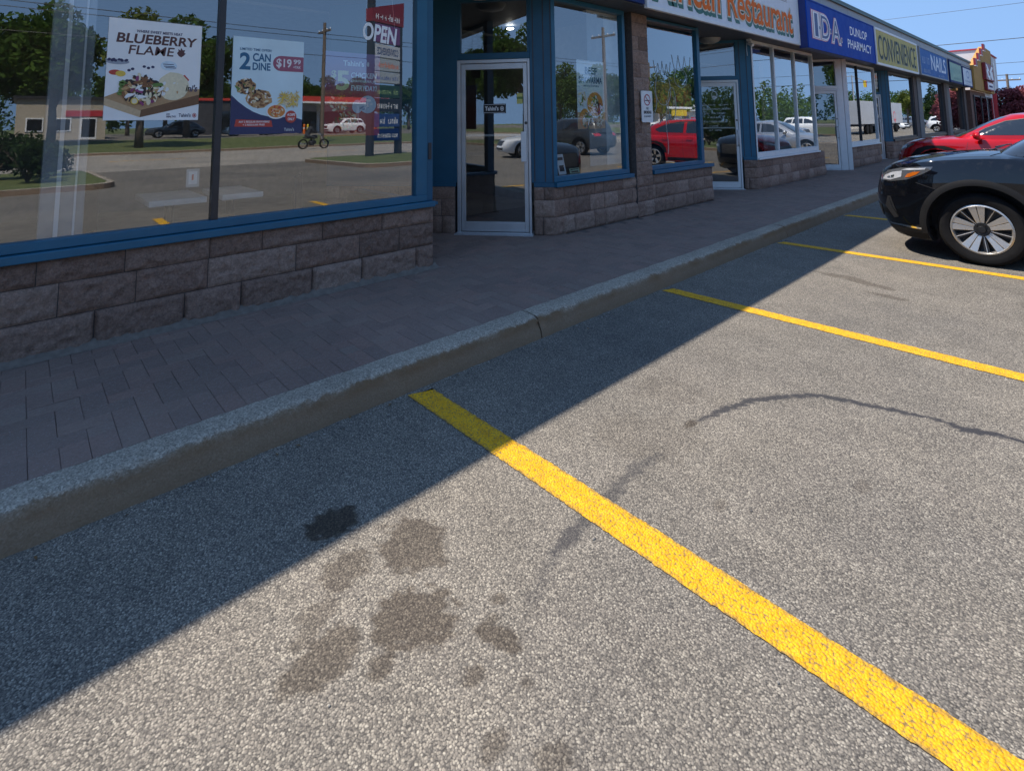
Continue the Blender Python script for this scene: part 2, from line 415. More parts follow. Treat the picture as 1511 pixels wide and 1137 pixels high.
    tag(o, 'worn grey asphalt parking lot with oil stains and a tar seam', 'parking lot', kind='structure')
asphalt()

def line(y, x1, w, label, x0=-2.67):
    n = int((x1-x0)/.012); vs = []; ed = []; fs = []
    r = fbm(np.linspace(x0, x1, n+1)*1., np.zeros(n+1)+y, 60, 4, 3)-.5; r2 = fbm(np.linspace(x0, x1, n+1)*1., np.zeros(n+1)+y+5, 60, 4, 4)-.5
    cols = [-.5, -.36, 0, .36, .5]
    for i in range(n+1):
        x = x0+(x1-x0)*i/n
        for k, c in enumerate(cols):
            e = .012*(r[i] if c < 0 else r2[i]) if abs(c) == .5 else 0
            xe = x+(.05*(c+.5)-.02 if i == 0 else 0)
            vs.append((xe, y+c*w+e, .0035)); ed.append(.85 if abs(c) == .5 else 0.)
    for i in range(n):
        for k in range(4): fs.append((i*5+k, (i+1)*5+k, (i+1)*5+k+1, i*5+k+1))
    me = bpy.data.meshes.new('parking_line'); me.from_pydata(vs, [], fs); me.materials.append(YEL)
    at = me.attributes.new('edge', 'FLOAT', 'POINT'); at.data.foreach_set('value', np.array(ed, np.float32))
    o = bpy.data.objects.new('parking_line', me); COL.objects.link(o)
    tag(o, label, 'parking line', 'yellow lines between the parking stalls', 'structure')
line(1.738, 1.75, .142, 'widest yellow parking line, crossing the stained asphalt in front of the nearest shop door')
line(4.335, 1.75, .128, 'yellow parking line between the curved tar seam and the dark skid stain')
line(6.93, 1.75, .128, 'yellow parking line just in front of the black car')
line(9.54, 1.75, .128, 'yellow parking line mostly hidden behind the black car nose')
line(12.14, 1.75, .128, 'yellow parking line on the far side of the black car')
line(14.74, 1.75, .128, 'yellow parking line beside the red car')
for k in range(3): line(17.34+2.6*k, 1.75, .128, 'yellow parking line beyond the red car')
line(-.86, 1.75, .13, 'yellow parking line behind the camera')

# kerb -------------------------------------------------------------
def kerb():
    mb = MB(); prof = [(-2.705,-.05),(-2.712,.0),(-2.722,.05),(-2.732,.095),(-2.738,.112),(-2.748,.126),(-2.764,.136),(-2.785,.141),(-2.84,.143),(-2.905,.143),(-2.912,.10)]
    jo = [-5.2,-.3+-1.9,2.765,7.30,11.75,16.2,20.6,25,30,35,40,46]
    for a, b in zip(jo, jo[1:]):
        st = .03 if b < 13 else .25
        n = max(2, int((b-a-.012)/st)); base = []
        for i in range(n+1):
            y = a+.006+(b-a-.012)*i/n; d = min(y-a, b-y)
            for k, (x, z) in enumerate(prof):
                q = noise.noise(Vector((x*14, y*9, z*14)))*.006 + noise.noise(Vector((x*50, y*40, z*50)))*.0032
                chip = .03*max(0, 1-d/.07)*max(0, .35+noise.noise(Vector((y*30, z*40, a)))) if 3 <= k <= 8 and a > 2 and a < 8 or (3 <= k <= 8 and b < 3) else 0
                base.append((x-(q if k < 6 else 0)*1.2-chip*(.8 if k < 6 else .2), y, z+(q*.6 if k >= 4 else 0)-chip*(.5 if k >= 4 else 0)))
        m = len(prof); fs = []
        for i in range(n):
            for k in range(m-1): fs.append((i*m+k, (i+1)*m+k, (i+1)*m+k+1, i*m+k+1))
        fs.append(tuple(range(m))); fs.append(tuple(n*m+k for k in range(m))[::-1])
        mb.add(base, fs, 0)
    mb.box(-2.90, -2.765, -5, 46, -.05, .10, 1)
    o = mb.build('kerb', [KERB, JOINT], smooth=True, sharp=50)
    tag(o, 'weathered concrete kerb between the parking lot and the paved walk', 'kerb', kind='structure')
kerb()

# paved walk: every paver a chamfered block in one mesh ----------------
def walk():
    vs = []; fs = []; tone = []
    def paver(x0, x1, y0, y1, far):
        g = .0003
        x0 += g; x1 -= g; y0 += g; y1 -= g
        if x1-x0 < .012 or y1-y0 < .012: return
        z = .14 + random.uniform(-.0016, .0016); c = .0022; n = len(vs); tx = random.uniform(-.001, .001); ty = random.uniform(-.001, .001)
        vs.extend([(x0,y0,z-.0032),(x1,y0,z-.0032),(x1,y1,z-.0032),(x0,y1,z-.0032),(x0+c,y0+c,z-tx-ty),(x1-c,y0+c,z+tx-ty),(x1-c,y1-c,z+tx+ty),(x0+c,y1-c,z-tx+ty)])
        q = [(4,5,6,7),(0,1,5,4),(1,2,6,5),(2,3,7,6),(3,0,4,7)]
        fs.extend([tuple(i+n for i in f) for f in q]); tone.extend([random.random()]*8)
    u = .1; X1 = -2.914; 
    Ya, Yb = -1.2, 34.
    # soldier course along the kerb
    y = Ya
    while y < Yb: paver(X1-.2, X1, y, y+u, y > 9); y += u
    X2 = X1-.2
    def clip(x0, x1, y0, y1):
        x1 = min(x1, X2)
        if x1 <= x0: return
        paver(x0, x1, y0, y1, y0 > 9)
    nx = 34; ny = int((Yb-Ya)/u)
    for r in range(-2, ny):
        for c in range(-2, nx):
            x = X2-(c+1)*u; yy = Ya+r*u
            lim = -4.36 if (yy < 2.9 or 4.9 < yy < 8.7 or 10.8 < yy < 14.6 or 16.3 < yy < 20) else -6.2
            if (c-r) % 4 == 0 and x-u > lim-.1: clip(x-u, x+u, yy, yy+u)     # lies across the walk
            elif (c-r) % 4 == 3 and x > lim-.1: clip(x, x+u, yy, yy+2*u)      # lies along the walk
    me = bpy.data.meshes.new('sidewalk'); 
    n = len(vs); vs += [(-6.4,-6,.133),(-2.913,-6,.133),(-2.913,60,.133),(-6.4,60,.133)]; fs.append((n,n+1,n+2,n+3)); tone += [.4]*4
    me.from_pydata(vs, [], fs); me.materials.append(PAV); me.materials.append(JOINT)
    mi = np.zeros(len(fs), np.int32); mi[-1] = 1; me.polygons.foreach_set('material_index', mi)
    at = me.attributes.new('tone', 'FLOAT', 'POINT'); at.data.foreach_set('value', np.array(tone, np.float32))
    o = bpy.data.objects.new('sidewalk', me); COL.objects.link(o)
    tag(o, 'herringbone brick paved walk in front of the shops', 'sidewalk', kind='structure')
walk()

def grit():
    m = MB(); rd = random.Random(5)
    for i in range(420):
        y = rd.uniform(-.2, 12); x = -2.70+abs(rd.gauss(0, .05))+.004 if rd.random() < .75 else rd.uniform(-2.6, .4); s = rd.uniform(.0022, .0065)*(1 if x < -2.4 else .8)
        m.ell((x, y, s*.4), (s*rd.uniform(.8,1.5), s, s*.7), 6, 4, rd.choice((0, 0, 1)), Matrix.Rotation(rd.uniform(0, pi), 3, 'Z'))
    for i in range(26):
        y = rd.uniform(0, 9); x = -2.70+abs(rd.gauss(0, .07)); a = rd.uniform(0, pi); s = rd.uniform(.008, .018)
        u = Vector((cos(a), sin(a), 0)); v = Vector((-sin(a), cos(a), .25)); c = Vector((x, y, .006)); m.poly([c-u*s, c+v*s*.4, c+u*s, c-v*s*.4+Vector((0,0,.006))], 2)
    o = m.build('grit', [plain('grit_stone', (.26,.24,.21), .9, var=.3, scale=60), plain('grit_dark', (.09,.085,.08), .9), plain('dry_leaf', (.16,.09,.035), .9)], smooth=True)
    tag(o, 'loose grit and dry leaf scraps gathered along the kerb', kind='stuff')
grit()
# ------------------------------------------------------------------ the strip mall
MALL = empty('strip_mall', (-6.5, 16, .13), 'long strip mall with blue window frames over brown block base walls', 'building')
BP = (-4.40, 0, 0)

def block_wall(A, B, z0, courses, nrm, name='block_wall', lens=(.2,.28,.36,.44), seed=1, corner=0., parent=None, bulge=.012, fine=.016):
    """rock-faced blocks from plan point A to B (viewer sees A on the left), nrm = outward plan normal"""
    rd = random.Random(seed); A = Vector((*A, 0)); B = Vector((*B, 0)); L = (B-A).length; u = (B-A)/L; n = Vector((*nrm, 0)).normalized(); w = Vector((0,0,1))
    vs = []; fs = []; tone = []; 
    z = z0
    for ci, hgt in enumerate(courses):
        x = 0; 
        off = .015 if ci == 0 else 0
        first = True
        while x < L-1e-4:
            l = rd.choice(lens)*rd.uniform(.85, 1.15)
            if first: l *= .4+.35*(ci % 2); first = False
            if L-x-l < .12: l = L-x
            x1 = x+l; g = .0022; t = min(1, max(0, rd.gauss(.5, .28)))
            nx = max(2, int((l-2*g)/fine)); nz = max(2, int((hgt-2*g)/fine)); b0 = len(vs); seedv = rd.uniform(0, 50)
            for j in range(nz+1):
                for i in range(nx+1):
                    a = x+g+(l-2*g)*i/nx; h = z+g+(hgt-2*g)*j/nz
                    ed = min(i, nx-i, j, nz-j)
                    p = noise.noise(Vector((a*13+seedv, h*13, seedv)))*.016 + noise.noise(Vector((a*33, h*33+seedv, 3)))*.014 + noise.noise(Vector((a*80, h*80+seedv, 7)))*.006
                    d = -.005 if ed == 0 else bulge+off+p*(1. if ed > 1 else .7)-.004*(ed == 1)
                    vs.append(A+u*a+w*h+n*d); tone.append(t)
            for j in range(nz):
                for i in range(nx): q = b0+j*(nx+1)+i; fs.append((q, q+1, q+nx+2, q+nx+1))
            x = x1
        z += hgt
    nb = len(vs); q = .008
    vs += [A-n*q+w*z0, B-n*q+w*z0, B-n*q+w*z, A-n*q+w*z, A-n*.16+w*z, B-n*.16+w*z, A-n*.16+w*z0, B-n*.16+w*z0]; tone += [.5]*8
    back = len(fs); fs += [(nb,nb+1,nb+2,nb+3),(nb+3,nb+2,nb+5,nb+4),(nb,nb+3,nb+4,nb+6),(nb+1,nb+7,nb+5,nb+2),(nb+6,nb+4,nb+5,nb+7)]
    par = parent or MALL; o0 = ORG[par.name]
    me = bpy.data.meshes.new(name); me.from_pydata([tuple(Vector(v)-o0) for v in vs], [], fs); me.materials.append(ROCK); me.materials.append(MORT)
    mi = np.zeros(len(fs), np.int32); mi[back:] = 1; me.polygons.foreach_set('material_index', mi)
    sm = np.ones(len(fs), bool); sm[back:] = False; me.polygons.foreach_set('use_smooth', sm)
    at = me.attributes.new('tone', 'FLOAT', 'POINT'); at.data.foreach_set('value', np.array(tone, np.float32))
    o = bpy.data.objects.new(name, me); COL.objects.link(o); o.parent = par; ORG[o.name] = o0
    return o

CR = (.222, .205, .155)        # courses from the bottom
XL, XR = -4.37, -4.475         # faces of the two fronts
# left front ------------------------------------------------------
block_wall((XL,-2.2), (XL,2.985), .13, CR, (1,0), lens=(.40,.48,.56,.62), seed=5)
block_wall((XL-.03,2.99), (XL-1.55,3.0), .13, CR, (0,1), seed=9, fine=.04)
mb = MB(); n = 90; vs = []; fs = []
for i in range(n+1):
    y = -2.2+5.2*i/n
    e = noise.noise(Vector((y*6, 0, 0)))*.012
    vs += [(XL+.085+e, y, .141), (XL+.05, y, .155+e*.3), (XL+.004, y, .185)]
for i in range(n): fs += [(3*i,3*i+3,3*i+4,3*i+1),(3*i+1,3*i+4,3*i+5,3*i+2)]
mb.add([(a,b,c) for a,b,c in vs], [f[::-1] for f in fs], 0)
mb.build('mortar_skirt', plain('mortar_skirt', (.155,.13,.108), .95, var=.25, scale=20, bump=.5), MALL, smooth=True)

def window(X, Y0, Y1, z0, z1, mull, fm, sill=True, fw=.06, dep=.09, sillmat=None, name='window', mw=.05, gl=None, mmat=None, sz=.71, bottom=.0, ext=(.08,.08)):
    """glazing between Y0..Y1 (clear glass), z0..z1"""
    f = MB(); 
    b = bottom or fw
    f.box(X-dep, X-.002, Y0-fw, Y1+fw, z1, z1+fw)
    f.box(X-dep, X+.004, Y0-fw, Y1+fw, z0-b, z0)
    for a in (Y0-fw, Y1): f.box(X-dep, X, a, a+fw, z0, z1)
    fr = f.build(name, fm, MALL, bev=.004)
    if mull:
        for m in mull: g = MB(); g.box(X-dep+.01, X-.006, m-mw/2, m+mw/2, z0, z1); g.build('mullion', mmat or fm, fr, bev=.003)
    edges = [Y0]+[e for m in mull for e in (m-mw/2, m+mw/2)]+[Y1]
    for a, c in zip(edges[::2], edges[1::2]):
        p = MB(); q = MB()
        p.add([(X-.043,a-.01,z0-.01),(X-.043,c+.01,z0-.01),(X-.043,c+.01,z1+.01),(X-.043,a-.01,z1+.01)], [(0,1,2,3)]); p.build('pane', gl or GLASS, fr)
    if sill:
        s = MB(); zs = z0-b
        s.box(X-dep, X+.045, Y0-fw-ext[0], Y1+fw+ext[1], sz, zs-.004)
        s.build('sill', sillmat or fm, fr, bev=.006)
    return fr
window(XL, -2.2+.03, 2.79, .825, 3.06, [-.62, 1.075], BLUE, mmat=BRONZE, fw=.12, bottom=.058, mw=.045, ext=(0,.07), gl=GLASS_CLEAR)
# corner post of the left front
pst = MB(); pst.box(XL-.12, XL-.012, 2.915, 2.985, .765, 3.12); pst.build('corner_post', BLUED, MALL, bev=.004)
lt = MB(); lt.box(XL-.011, XL-.002, 2.93, 2.965, 1.16, 1.32); lt.build('latch', BRONZE, MALL, bev=.003)
ledge = MB(); ledge.prism([(XL+.01,3.03,.75),(XL-1.5,3.03,.75),(XL-1.5,2.9,.76),(XL+.01,2.9,.76)], (0,0,.03)); ledge.build('ledge', BLUED, MALL)

# entries: a diagonal door between two fronts -----------------------------
TH = radians(38); EU = Vector((cos(TH), sin(TH), 0)); EN = Vector((sin(TH), -cos(TH), 0))   # along the diagonal (to the right), outward normal
def entry(Yr, fmat, panel, ph, X=XR, door_w=.94, jamb=0., deep=3.0, transom=True, pull='plate', Yl=None, chamfer=.285, seed=3, whole=False):
    """diagonal ends on the right at plan point (X, Yr)"""
    R = Vector((X, Yr, 0))
    def at(t, z, d=0): return R - EU*t + EN*d + Vector((0,0,z))          # t metres back along the diagonal
    P = Panel(at(0, 0), EU, (0,0,1))                                    # x runs from -deep to 0
    tR = chamfer; tL = chamfer+door_w+jamb
    # base blocks and the panels over them
    a = at(tR+.0, 0); b = at(0, 0)
    if chamfer > .1:
        block_wall(((a+EU*.03).x, (a+EU*.03).y), (b.x, b.y), .13, CR, (EN.x, EN.y), seed=seed)
        s = MB(); P.slab(s, -tR+.03, .712, -.0, .765, .10); P.slab(s, -tR+.0, .765, -.0, 3.12, .08); 
        for k in (-.245, -.115, -.02): P.rect(s, k, .78, k+.012, 3.1, .006, 1)
        s.build('entry_panel', [panel, BRONZE], MALL, bev=.005)
    L0 = -deep
    a = at(deep, 0); b = at(tL+.03, 0)
    block_wall((a.x, a.y), (b.x, b.y), .13, CR, (EN.x, EN.y), seed=seed+1, fine=.04)
    s = MB(); P.slab(s, L0, .712, -tL-.02, .765, .08); P.slab(s, L0, .765, -tL-.0, 3.12, .06); s.build('entry_panel', panel, MALL, bev=.004)
    # door frame
    d0, d1 = -tL+jamb, -tR                 # door with frame, panel coords
    fr = MB(); zt = 2.31
    P.slab(fr, d0, .145, d0+.045, zt, .10); P.slab(fr, d1-.03, .145, d1, zt, .10); P.slab(fr, d0+.045, zt-.045, d1-.03, zt, .10)
    P.slab(fr, d0+.045, .135, d1-.03, .160, .12)
    if jamb:
        for k in (0, .5): P.slab(fr, -tL+jamb*k, .145, -tL+jamb*(k+.5)-.012, 3.06, .10-.01*k)
    dr = fr.build('door', fmat, MALL, bev=.004)
    lf = MB(); x0, x1 = d0+.05, d1-.035; zb, zq = .168, zt-.05; sw = .052
    lx = .035
    for r in ((x0, zb, x0+sw, zq), (x1-sw, zb, x1, zq), (x0+sw, zb, x1-sw, zb+.115), (x0+sw, zq-.075, x1-sw, zq)): lf.obox(P.p(r[0], r[1], -.06), P.u*(r[2]-r[0]), P.w*(r[3]-r[1]), P.n*.045)
    lf.build('leaf_frame', fmat, dr, bev=.004)
    g = MB(); P.rect(g, x0+sw-.008, zb+.107, x1-sw+.008, zq-.067, -.038); g.build('pane', GLASS, dr)
    k = MB(); 
    if pull == 'plate':
        k.obox(P.p(x1-sw-.035, 1.02, -.015), P.u*.068, P.w*.37, P.n*.03)
    else:
        k.tube([P.p(x1-sw*.5,1.0,-.02), P.p(x1-sw*.5,1.0,.05), P.p(x1-sw*.5,1.04,.065), P.p(x1-sw*.5,1.26,.065), P.p(x1-sw*.5,1.30,.05), P.p(x1-sw*.5,1.30,-.02)], .011, 8)
    k.build('handle', WHITE if pull == 'plate' else ALU, dr, smooth=(pull != 'plate'), sharp=40, bev=.006 if pull == 'plate' else 0)
    k = MB(); k.lathe([(0,.006),(.016,.006),(.019,0)], P.p(x1-sw*.45, 1.50, -.014), P.n, 16); k.build('lock', BRONZE, dr)
    k = MB(); k.obox(P.p(x0+sw, 1.335, -.075), P.u*(x1-x0-2*sw), P.w*.028, P.n*.02); k.build('push_bar', ALU, dr, bev=.004)
    th = MB(); P.slab(th, d0-.02, .132, d1+.02, .150, .2, 0); th.obox(P.p(d0-.02,.136,0), P.u*(d1-d0+.04), P.w*.012, P.n*.09); th.build('threshold', ALU, dr)
    # transom
    tf = MB()
    P.slab(tf, -tL, zt+.004, d1, zt+.085, .07); P.slab(tf, -tL, 3.065, d1, 3.12, .07); P.slab(tf, d0, zt+.085, d0+.045, 3.065, .07); P.slab(tf, d1-.03, zt+.085, d1, 3.065, .07)
    tw = tf.build('transom', panel if not whole else fmat, MALL, bev=.004)
    g = MB(); P.rect(g, d0+.04, zt+.08, d1-.025, 3.07, -.036); g.build('pane', GLASS, tw)
    return P, dr, (x0+sw, x1-sw, zb+.115, zq-.075)
E1, D1, G1 = entry(4.83, ALU, BLUED, .7, seed=21)
E2, D2, G2 = entry(10.735, WHITE, BLUE, .7, seed=31, pull='bar')
E3, D3, G3 = entry(16.22, WHITE, WHITE, .7, seed=41, pull='bar', chamfer=.04, jamb=.0, whole=True, deep=2.0)
E4, D4, G4 = entry(21.70, ALU, BLUE, .7, seed=51, pull='bar')
# side jamb panels of the third entry
s = MB(); E3.slab(s, -.04+.0, .14, .10, 3.12, .12); E3.slab(s, .11, .14, .22, 3.12, .12); 
s.build('side_panel', WHITE, MALL, bev=.006)

# right fronts ----------------------------------------------------------
def front(Y0, Y1, wins, seed, fm, sillmat=None, courses=CR, z0=.13):
    block_wall((XR, Y0), (XR, Y1), z0, courses, (1,0), seed=seed, lens=(.22,.28,.34,.40), fine=.025 if Y0 < 9 else .05)
    for w in wins: w()
front(4.83, 8.86, [lambda: window(XR, 4.895, 6.34, .835, 3.05, [], BLUE, fw=.065, ext=(0,.06), gl=GLASS_CLEAR), lambda: window(XR, 6.985, 8.52, .83, 3.06, [], BLUE, fw=.04, bottom=.06, ext=(-.04,.30))], 61, BLUE)
block_wall((XR+.035, 6.54), (XR+.035, 6.945), .13, CR+(.205,)*11+(.14,), (1,0), name='pilaster', seed=77, lens=(.42,.43), bulge=.006)
pp = MB(); pp.box(XR-.16, XR+.02, 6.548, 6.938, .14, 3.12); pp.build('pilaster_core', MORT, MALL)
block_wall((XR-.03, 8.87), (XR-1.3, 8.88), .13, CR, (0,1), seed=63, fine=.05)
s = MB(); s.box(XR-.16, XR-.01, 8.565, 8.63, .78, 3.12); s.box(XR-1.3, XR-.16, 8.55, 8.62, .78, 3.12); s.build('corner_post', BLUE, MALL, bev=.004)
front(10.735, 14.72, [lambda: window(XR, 10.80, 14.25, .85, 3.06, [11.89, 13.10], WHITE, fw=.055, bottom=.10, mw=.055, ext=(0,.0))], 65, WHITE)
block_wall((XR-.03, 14.73), (XR-1.2, 14.74), .13, CR, (0,1), seed=66, fine=.05)
s = MB(); s.box(XR-1.2, XR-.1, 14.30, 14.40, .72, 3.12); s.build('corner_post', WHITE, MALL)
front(16.28, 20.02, [lambda: window(XR, 16.36, 19.90, .85, 3.06, [18.1], WHITE, fw=.05, bottom=.10, mw=.022, ext=(0,.0), mmat=BRONZE)], 67, WHITE)
s = MB(); s.box(XR-1.2, XR-.02, 19.96, 20.05, .72, 3.12); s.build('corner_post', BRONZE, MALL)
front(21.70, 25.40, [lambda: window(XR, 21.76, 25.34, .85, 3.06, [], BRONZE, fw=.05, ext=(0,0))], 68, ALU)
for a, b, mt in ((25.40, 25.95, 'c'), (25.95, 26.7, 'g')):
    s = MB(); s.box(XR-.2, XR+(.03 if mt == 'c' else .06), a, b-.01, .14, 3.12); s.build('pier', plain('brown_pier', (.10,.075,.066), .8) if mt == 'c' else plain('grey_pier', (.16,.155,.155), .7), MALL, bev=.01)
front(26.7, 31.7, [lambda: window(XR, 26.75, 31.6, .85, 3.06, [], BRONZE, fw=.05, ext=(0,0))], 69, ALU)
for a, b, mt in ((31.7, 32.4, 'c'), (32.4, 33.6, 'g')):
    s = MB(); s.box(XR-.2, XR+(.08 if mt == 'c' else .02), a, b-.01, .14, 3.12); s.build('pier', _mc['brown_pier'] if mt == 'c' else plain('grey_pier', (.16,.155,.155), .7), MALL, bev=.01)
front(33.6, 37.6, [lambda: window(XR, 33.7, 37.5, .85, 3.06, [], BRONZE, fw=.05, ext=(0,0))], 70, ALU)
s = MB(); s.box(XR-.2, XR+.08, 37.6, 38.3, .14, 3.12); s.build('pier', _mc['brown_pier'], MALL, bev=.01)

# soffit, fascia, roof, rooms ---------------------------------------------
XF = -4.13
s = MB(); s.box(-7.2, XF-.0, -2.25, 38.3, 3.122, 3.16); s.build('soffit', plain('soffit_metal', (.085,.095,.11), .6), MALL)
s = MB(); s.box(XF-.12, XF, -2.25, 38.4, 3.162, 4.50); s.box(XF, XF+.022, -2.25, 38.4, 4.22, 4.495); 
for k in range(1, 14): s.box(XF+.022, XF+.026, -2.2+k*3.05, -2.2+k*3.05+.02, 4.22, 4.49)
s.build('fascia', GREYP, MALL, bev=.006)
s = MB(); s.box(XF-.16, XF+.07, -2.27, 38.42, 4.50, 4.555); s.box(XF+.045, XF+.07, -2.27, 38.42, 4.44, 4.50); s.build('roof_edge', GREENCAP, MALL, bev=.006)
s = MB(); s.box(-16, XF-.16, -2.25, 38.4, 4.36, 4.44); s.build('roof', plain('roof_gravel', (.25,.24,.22), .9), MALL)
s = MB(); s.box(-16, -4.62, -2.25, 38.3, .10, .128)
s.build('interior_floor', FLOORIN, MALL)
s = MB()
s.box(-11.2, -11, -2.25, 38.3, .13, 3.12); s.box(-16, -11.2, 38.1, 38.3, .13, 4.36); s.box(-11, -4.65, 38.1, 38.3, .13, 3.12)
s.box(-16, -4.5, -2.25, -2.2, .13, 4.36); s.box(-16.1, -16, -2.25, 38.3, .13, 4.36)
for y in (6.70, 16.6, 25.9, 32.9): s.box(-11, -4.7 if y != 16.6 else -6.0, y, y+.12, .13, 3.12)
s.build('interior_wall', DARKIN, MALL)
s = MB(); s.box(-11, -7.2, -2.25, 38.3, 3.07, 3.11); s.build('interior_ceiling', plain('ceiling_tile', (.30,.30,.30), .8), MALL)
for i, y in enumerate((4.05, 9.95)):
    m = MB(); m.lathe([(0,-.10),(.10,-.095),(.17,-.07),(.20,-.03),(.21,0)], (-4.95, y, 3.12), (0,0,1), 28)
    o = m.build('soffit_light', plain('frosted_dome', (.35,.34,.32), .4), None, smooth=True); 
    tag(o, 'round frosted ceiling light over the nearest shop entry' if i == 0 else 'round frosted ceiling light over the second shop entry', 'ceiling light', 'dome lights over the shop entries')
LAMP = m_emit('ceiling_lamp_glow', (1,.95,.85), 14)
# ------------------------------------------------------------------ shop signs
def signbox(name, Y0, Y1, z0, z1, X, face, frame, label, side=None, group='shop signs along the fascia', fw=.05):
    root = empty(name, (X-.02, (Y0+Y1)/2, z0), label, 'shop sign', group)
    b = MB(); b.box(XF+.03 if X > -4.05 else XF+.004, X-.012, Y0, Y1, z0, z1); b.build('sign_box', side or frame, root, bev=.004)
    f = MB(); f.box(X-.012, X, Y0+fw, Y1-fw, z0+fw, z1-fw); f.build('sign_face', face, root)
    f = MB()
    for r in ((Y0,Y1,z0,z0+fw),(Y0,Y1,z1-fw,z1)): f.box(X-.0119, X+.012, *r)
    for r in ((Y0,Y0+fw,z0+fw,z1-fw),(Y1-fw,Y1,z0+fw,z1-fw)): f.box(X-.0119, X+.012, *r)
    f.build('sign_frame', frame, root, bev=.003)
    return root, facade_panel(X, 0, 0)
def lettering(root, P, items, mats, name='lettering'):
    m = MB()
    for it in items: P.text(m, **it)
    return m.build(name, mats, root)
SW = plain('sign_white_acrylic', (.70,.73,.78), .6, var=.04, spec=.15); SO = plain('sign_orange', (.80,.17,.03), .6, spec=.1, var=.12, scale=14)
SG = plain('sign_green', (.012,.115,.075), .4); CREAM = plain('sign_cream', (.70,.62,.46), .4)
SB = plain('sign_royal_blue', (.008,.06,.36), .6, var=.08, scale=2, spec=.12); SBD = plain('sign_navy_side', (.012,.03,.16), .4)
NAVY = plain('sign_navy', (.012,.03,.13), .6, spec=.15); SR = plain('sign_red', (.55,.05,.06), .4); LW = plain('letter_white', (.80,.81,.82), .4, var=.02)
r, P = signbox('shop_sign', -2.2, 6.33, 3.135, 4.20, -4.08, NAVY, NAVY, 'dark blue sign at the top edge over the nearest shop door')
r, P = signbox('shop_sign', 6.39, 12.33, 3.095, 4.21, -4.08, SW, WHITE, 'white sign with orange green-edged African Restaurant letters')
def fancy(root, P, body, x0, y0, x1, y1, sh=(.03,-.055)):
    kw = dict(body=body, shear=.0, ref=.0)
    lettering(root, P, [dict(x0=x0+sh[0], y0=y0+sh[1], x1=x1+sh[0], y1=y1+sh[1], d=.003, bold=.055, **kw), dict(x0=x0+sh[0]*.4, y0=y0+sh[1]*.4, x1=x1+sh[0]*.4, y1=y1+sh[1]*.4, d=.0045, bold=.055, **kw)], SG, 'letter_shadow')
    lettering(root, P, [dict(x0=x0, y0=y0, x1=x1, y1=y1, d=.007, bold=.042, **kw)], CREAM, 'letter_outline')
    lettering(root, P, [dict(x0=x0, y0=y0, x1=x1, y1=y1, d=.010, bold=.014, **kw)], SO, 'lettering')
fancy(r, P, 'African', 6.56, 3.31, 8.62, 3.93); fancy(r, P, 'Restaurant', 8.92, 3.31, 11.92, 3.90)
m = MB(); P.rect(m, 9.95, 3.955, 11.72, 3.965, .003); small_print(P, m, 10.05, 3.985, 11.0, 4.05); P.text(m, '& CUISINE', 11.05, 3.985, 11.7, 4.05, d=.003, bold=.02); m.build('lettering', plain('sign_brown', (.16,.09,.07), .4), r)
m = MB(); small_print(P, m, 10.2, 4.075, 11.62, 4.15); m.build('lettering', SG, r)
r, P = signbox('shop_sign', 12.34, 17.76, 3.035, 4.13, -3.92, SB, SB, 'royal blue pharmacy sign box with big outlined white initials', side=SBD, fw=.03)
x0, x1, y0, y1 = 12.80, 14.62, 3.33, 3.86
for (b, d, mt, nm) in ((.085, .002, SR, 'letter_outline'), (.068, .004, LW, 'letter_outline'), (.046, .006, SR, 'letter_outline'), (.034, .008, LW, 'letter_outline'), (-.004, .010, SBD, 'lettering')):
    m = MB()
    for ch, a, c in (('I', x0, x0+.22), ('D', x0+.45, x0+1.0), ('A', x0+1.2, x0+1.78)): P.text(m, ch, a, y0, c, y1, d=d, bold=b if ch != 'I' else b, ref=0)
    q = .045+b*.32
    for cx in (x0+.33, x0+1.10, x0+1.92): P.disc(m, cx, 3.55 if cx < x0+1.5 else 3.42, q, q, d-.0005)
    m.build(nm, mt, r)
m = MB(); P.text(m, 'DUNLOP', 15.46, 3.63, 17.02, 3.86, d=.003, bold=.012); P.text(m, 'PHARMACY', 15.2, 3.28, 17.38, 3.51, d=.003, bold=.012); m.build('lettering', LW, r)
r, P = signbox('shop_sign', 18.60, 24.42, 3.10, 4.24, -4.08, plain('sign_pale_yellow', (.52,.45,.17), .6, var=.1, spec=.12), WHITE, 'pale yellow convenience store sign with tall olive letters', fw=.07)
lettering(r, P, [dict(body='CONVENIENCE', x0=18.95, y0=3.27, x1=24.12, y1=4.02, d=.003, bold=.0)], plain('sign_slate', (.30,.34,.30), .6), 'letter_outline')
lettering(r, P, [dict(body='CONVENIENCE', x0=18.90, y0=3.29, x1=24.07, y1=4.04, d=.006, bold=.0)], plain('sign_olive', (.075,.095,.085), .6, spec=.1))
r, P = signbox('shop_sign', 24.86, 30.72, 3.12, 4.22, -4.08, plain('sign_steel_blue', (.05,.15,.40), .6, var=.1, scale=2, spec=.12), GREYP, 'steel blue nail salon sign with white serif letters')
lettering(r, P, [dict(body='NAILS', x0=27.0, y0=3.42, x1=30.3, y1=4.06, d=.003, bold=.012)], plain('letter_pale_blue', (.62,.68,.78), .4))
m = MB(); small_print(P, m, 28.5, 3.2, 29.9, 3.34); small_print(P, m, 25.1, 3.6, 26.8, 3.98, seed=4); small_print(P, m, 25.2, 3.25, 26.7, 3.45, seed=5); m.build('small_print', plain('letter_soft_blue', (.25,.36,.58), .6), r)
r, P = signbox('shop_sign', 31.3, 34.9, 3.13, 4.18, -4.08, plain('sign_pale_green', (.32,.48,.40), .6, var=.15, spec=.12), NAVY, 'pale green sign between the blue nail sign and the white sign', fw=.10)
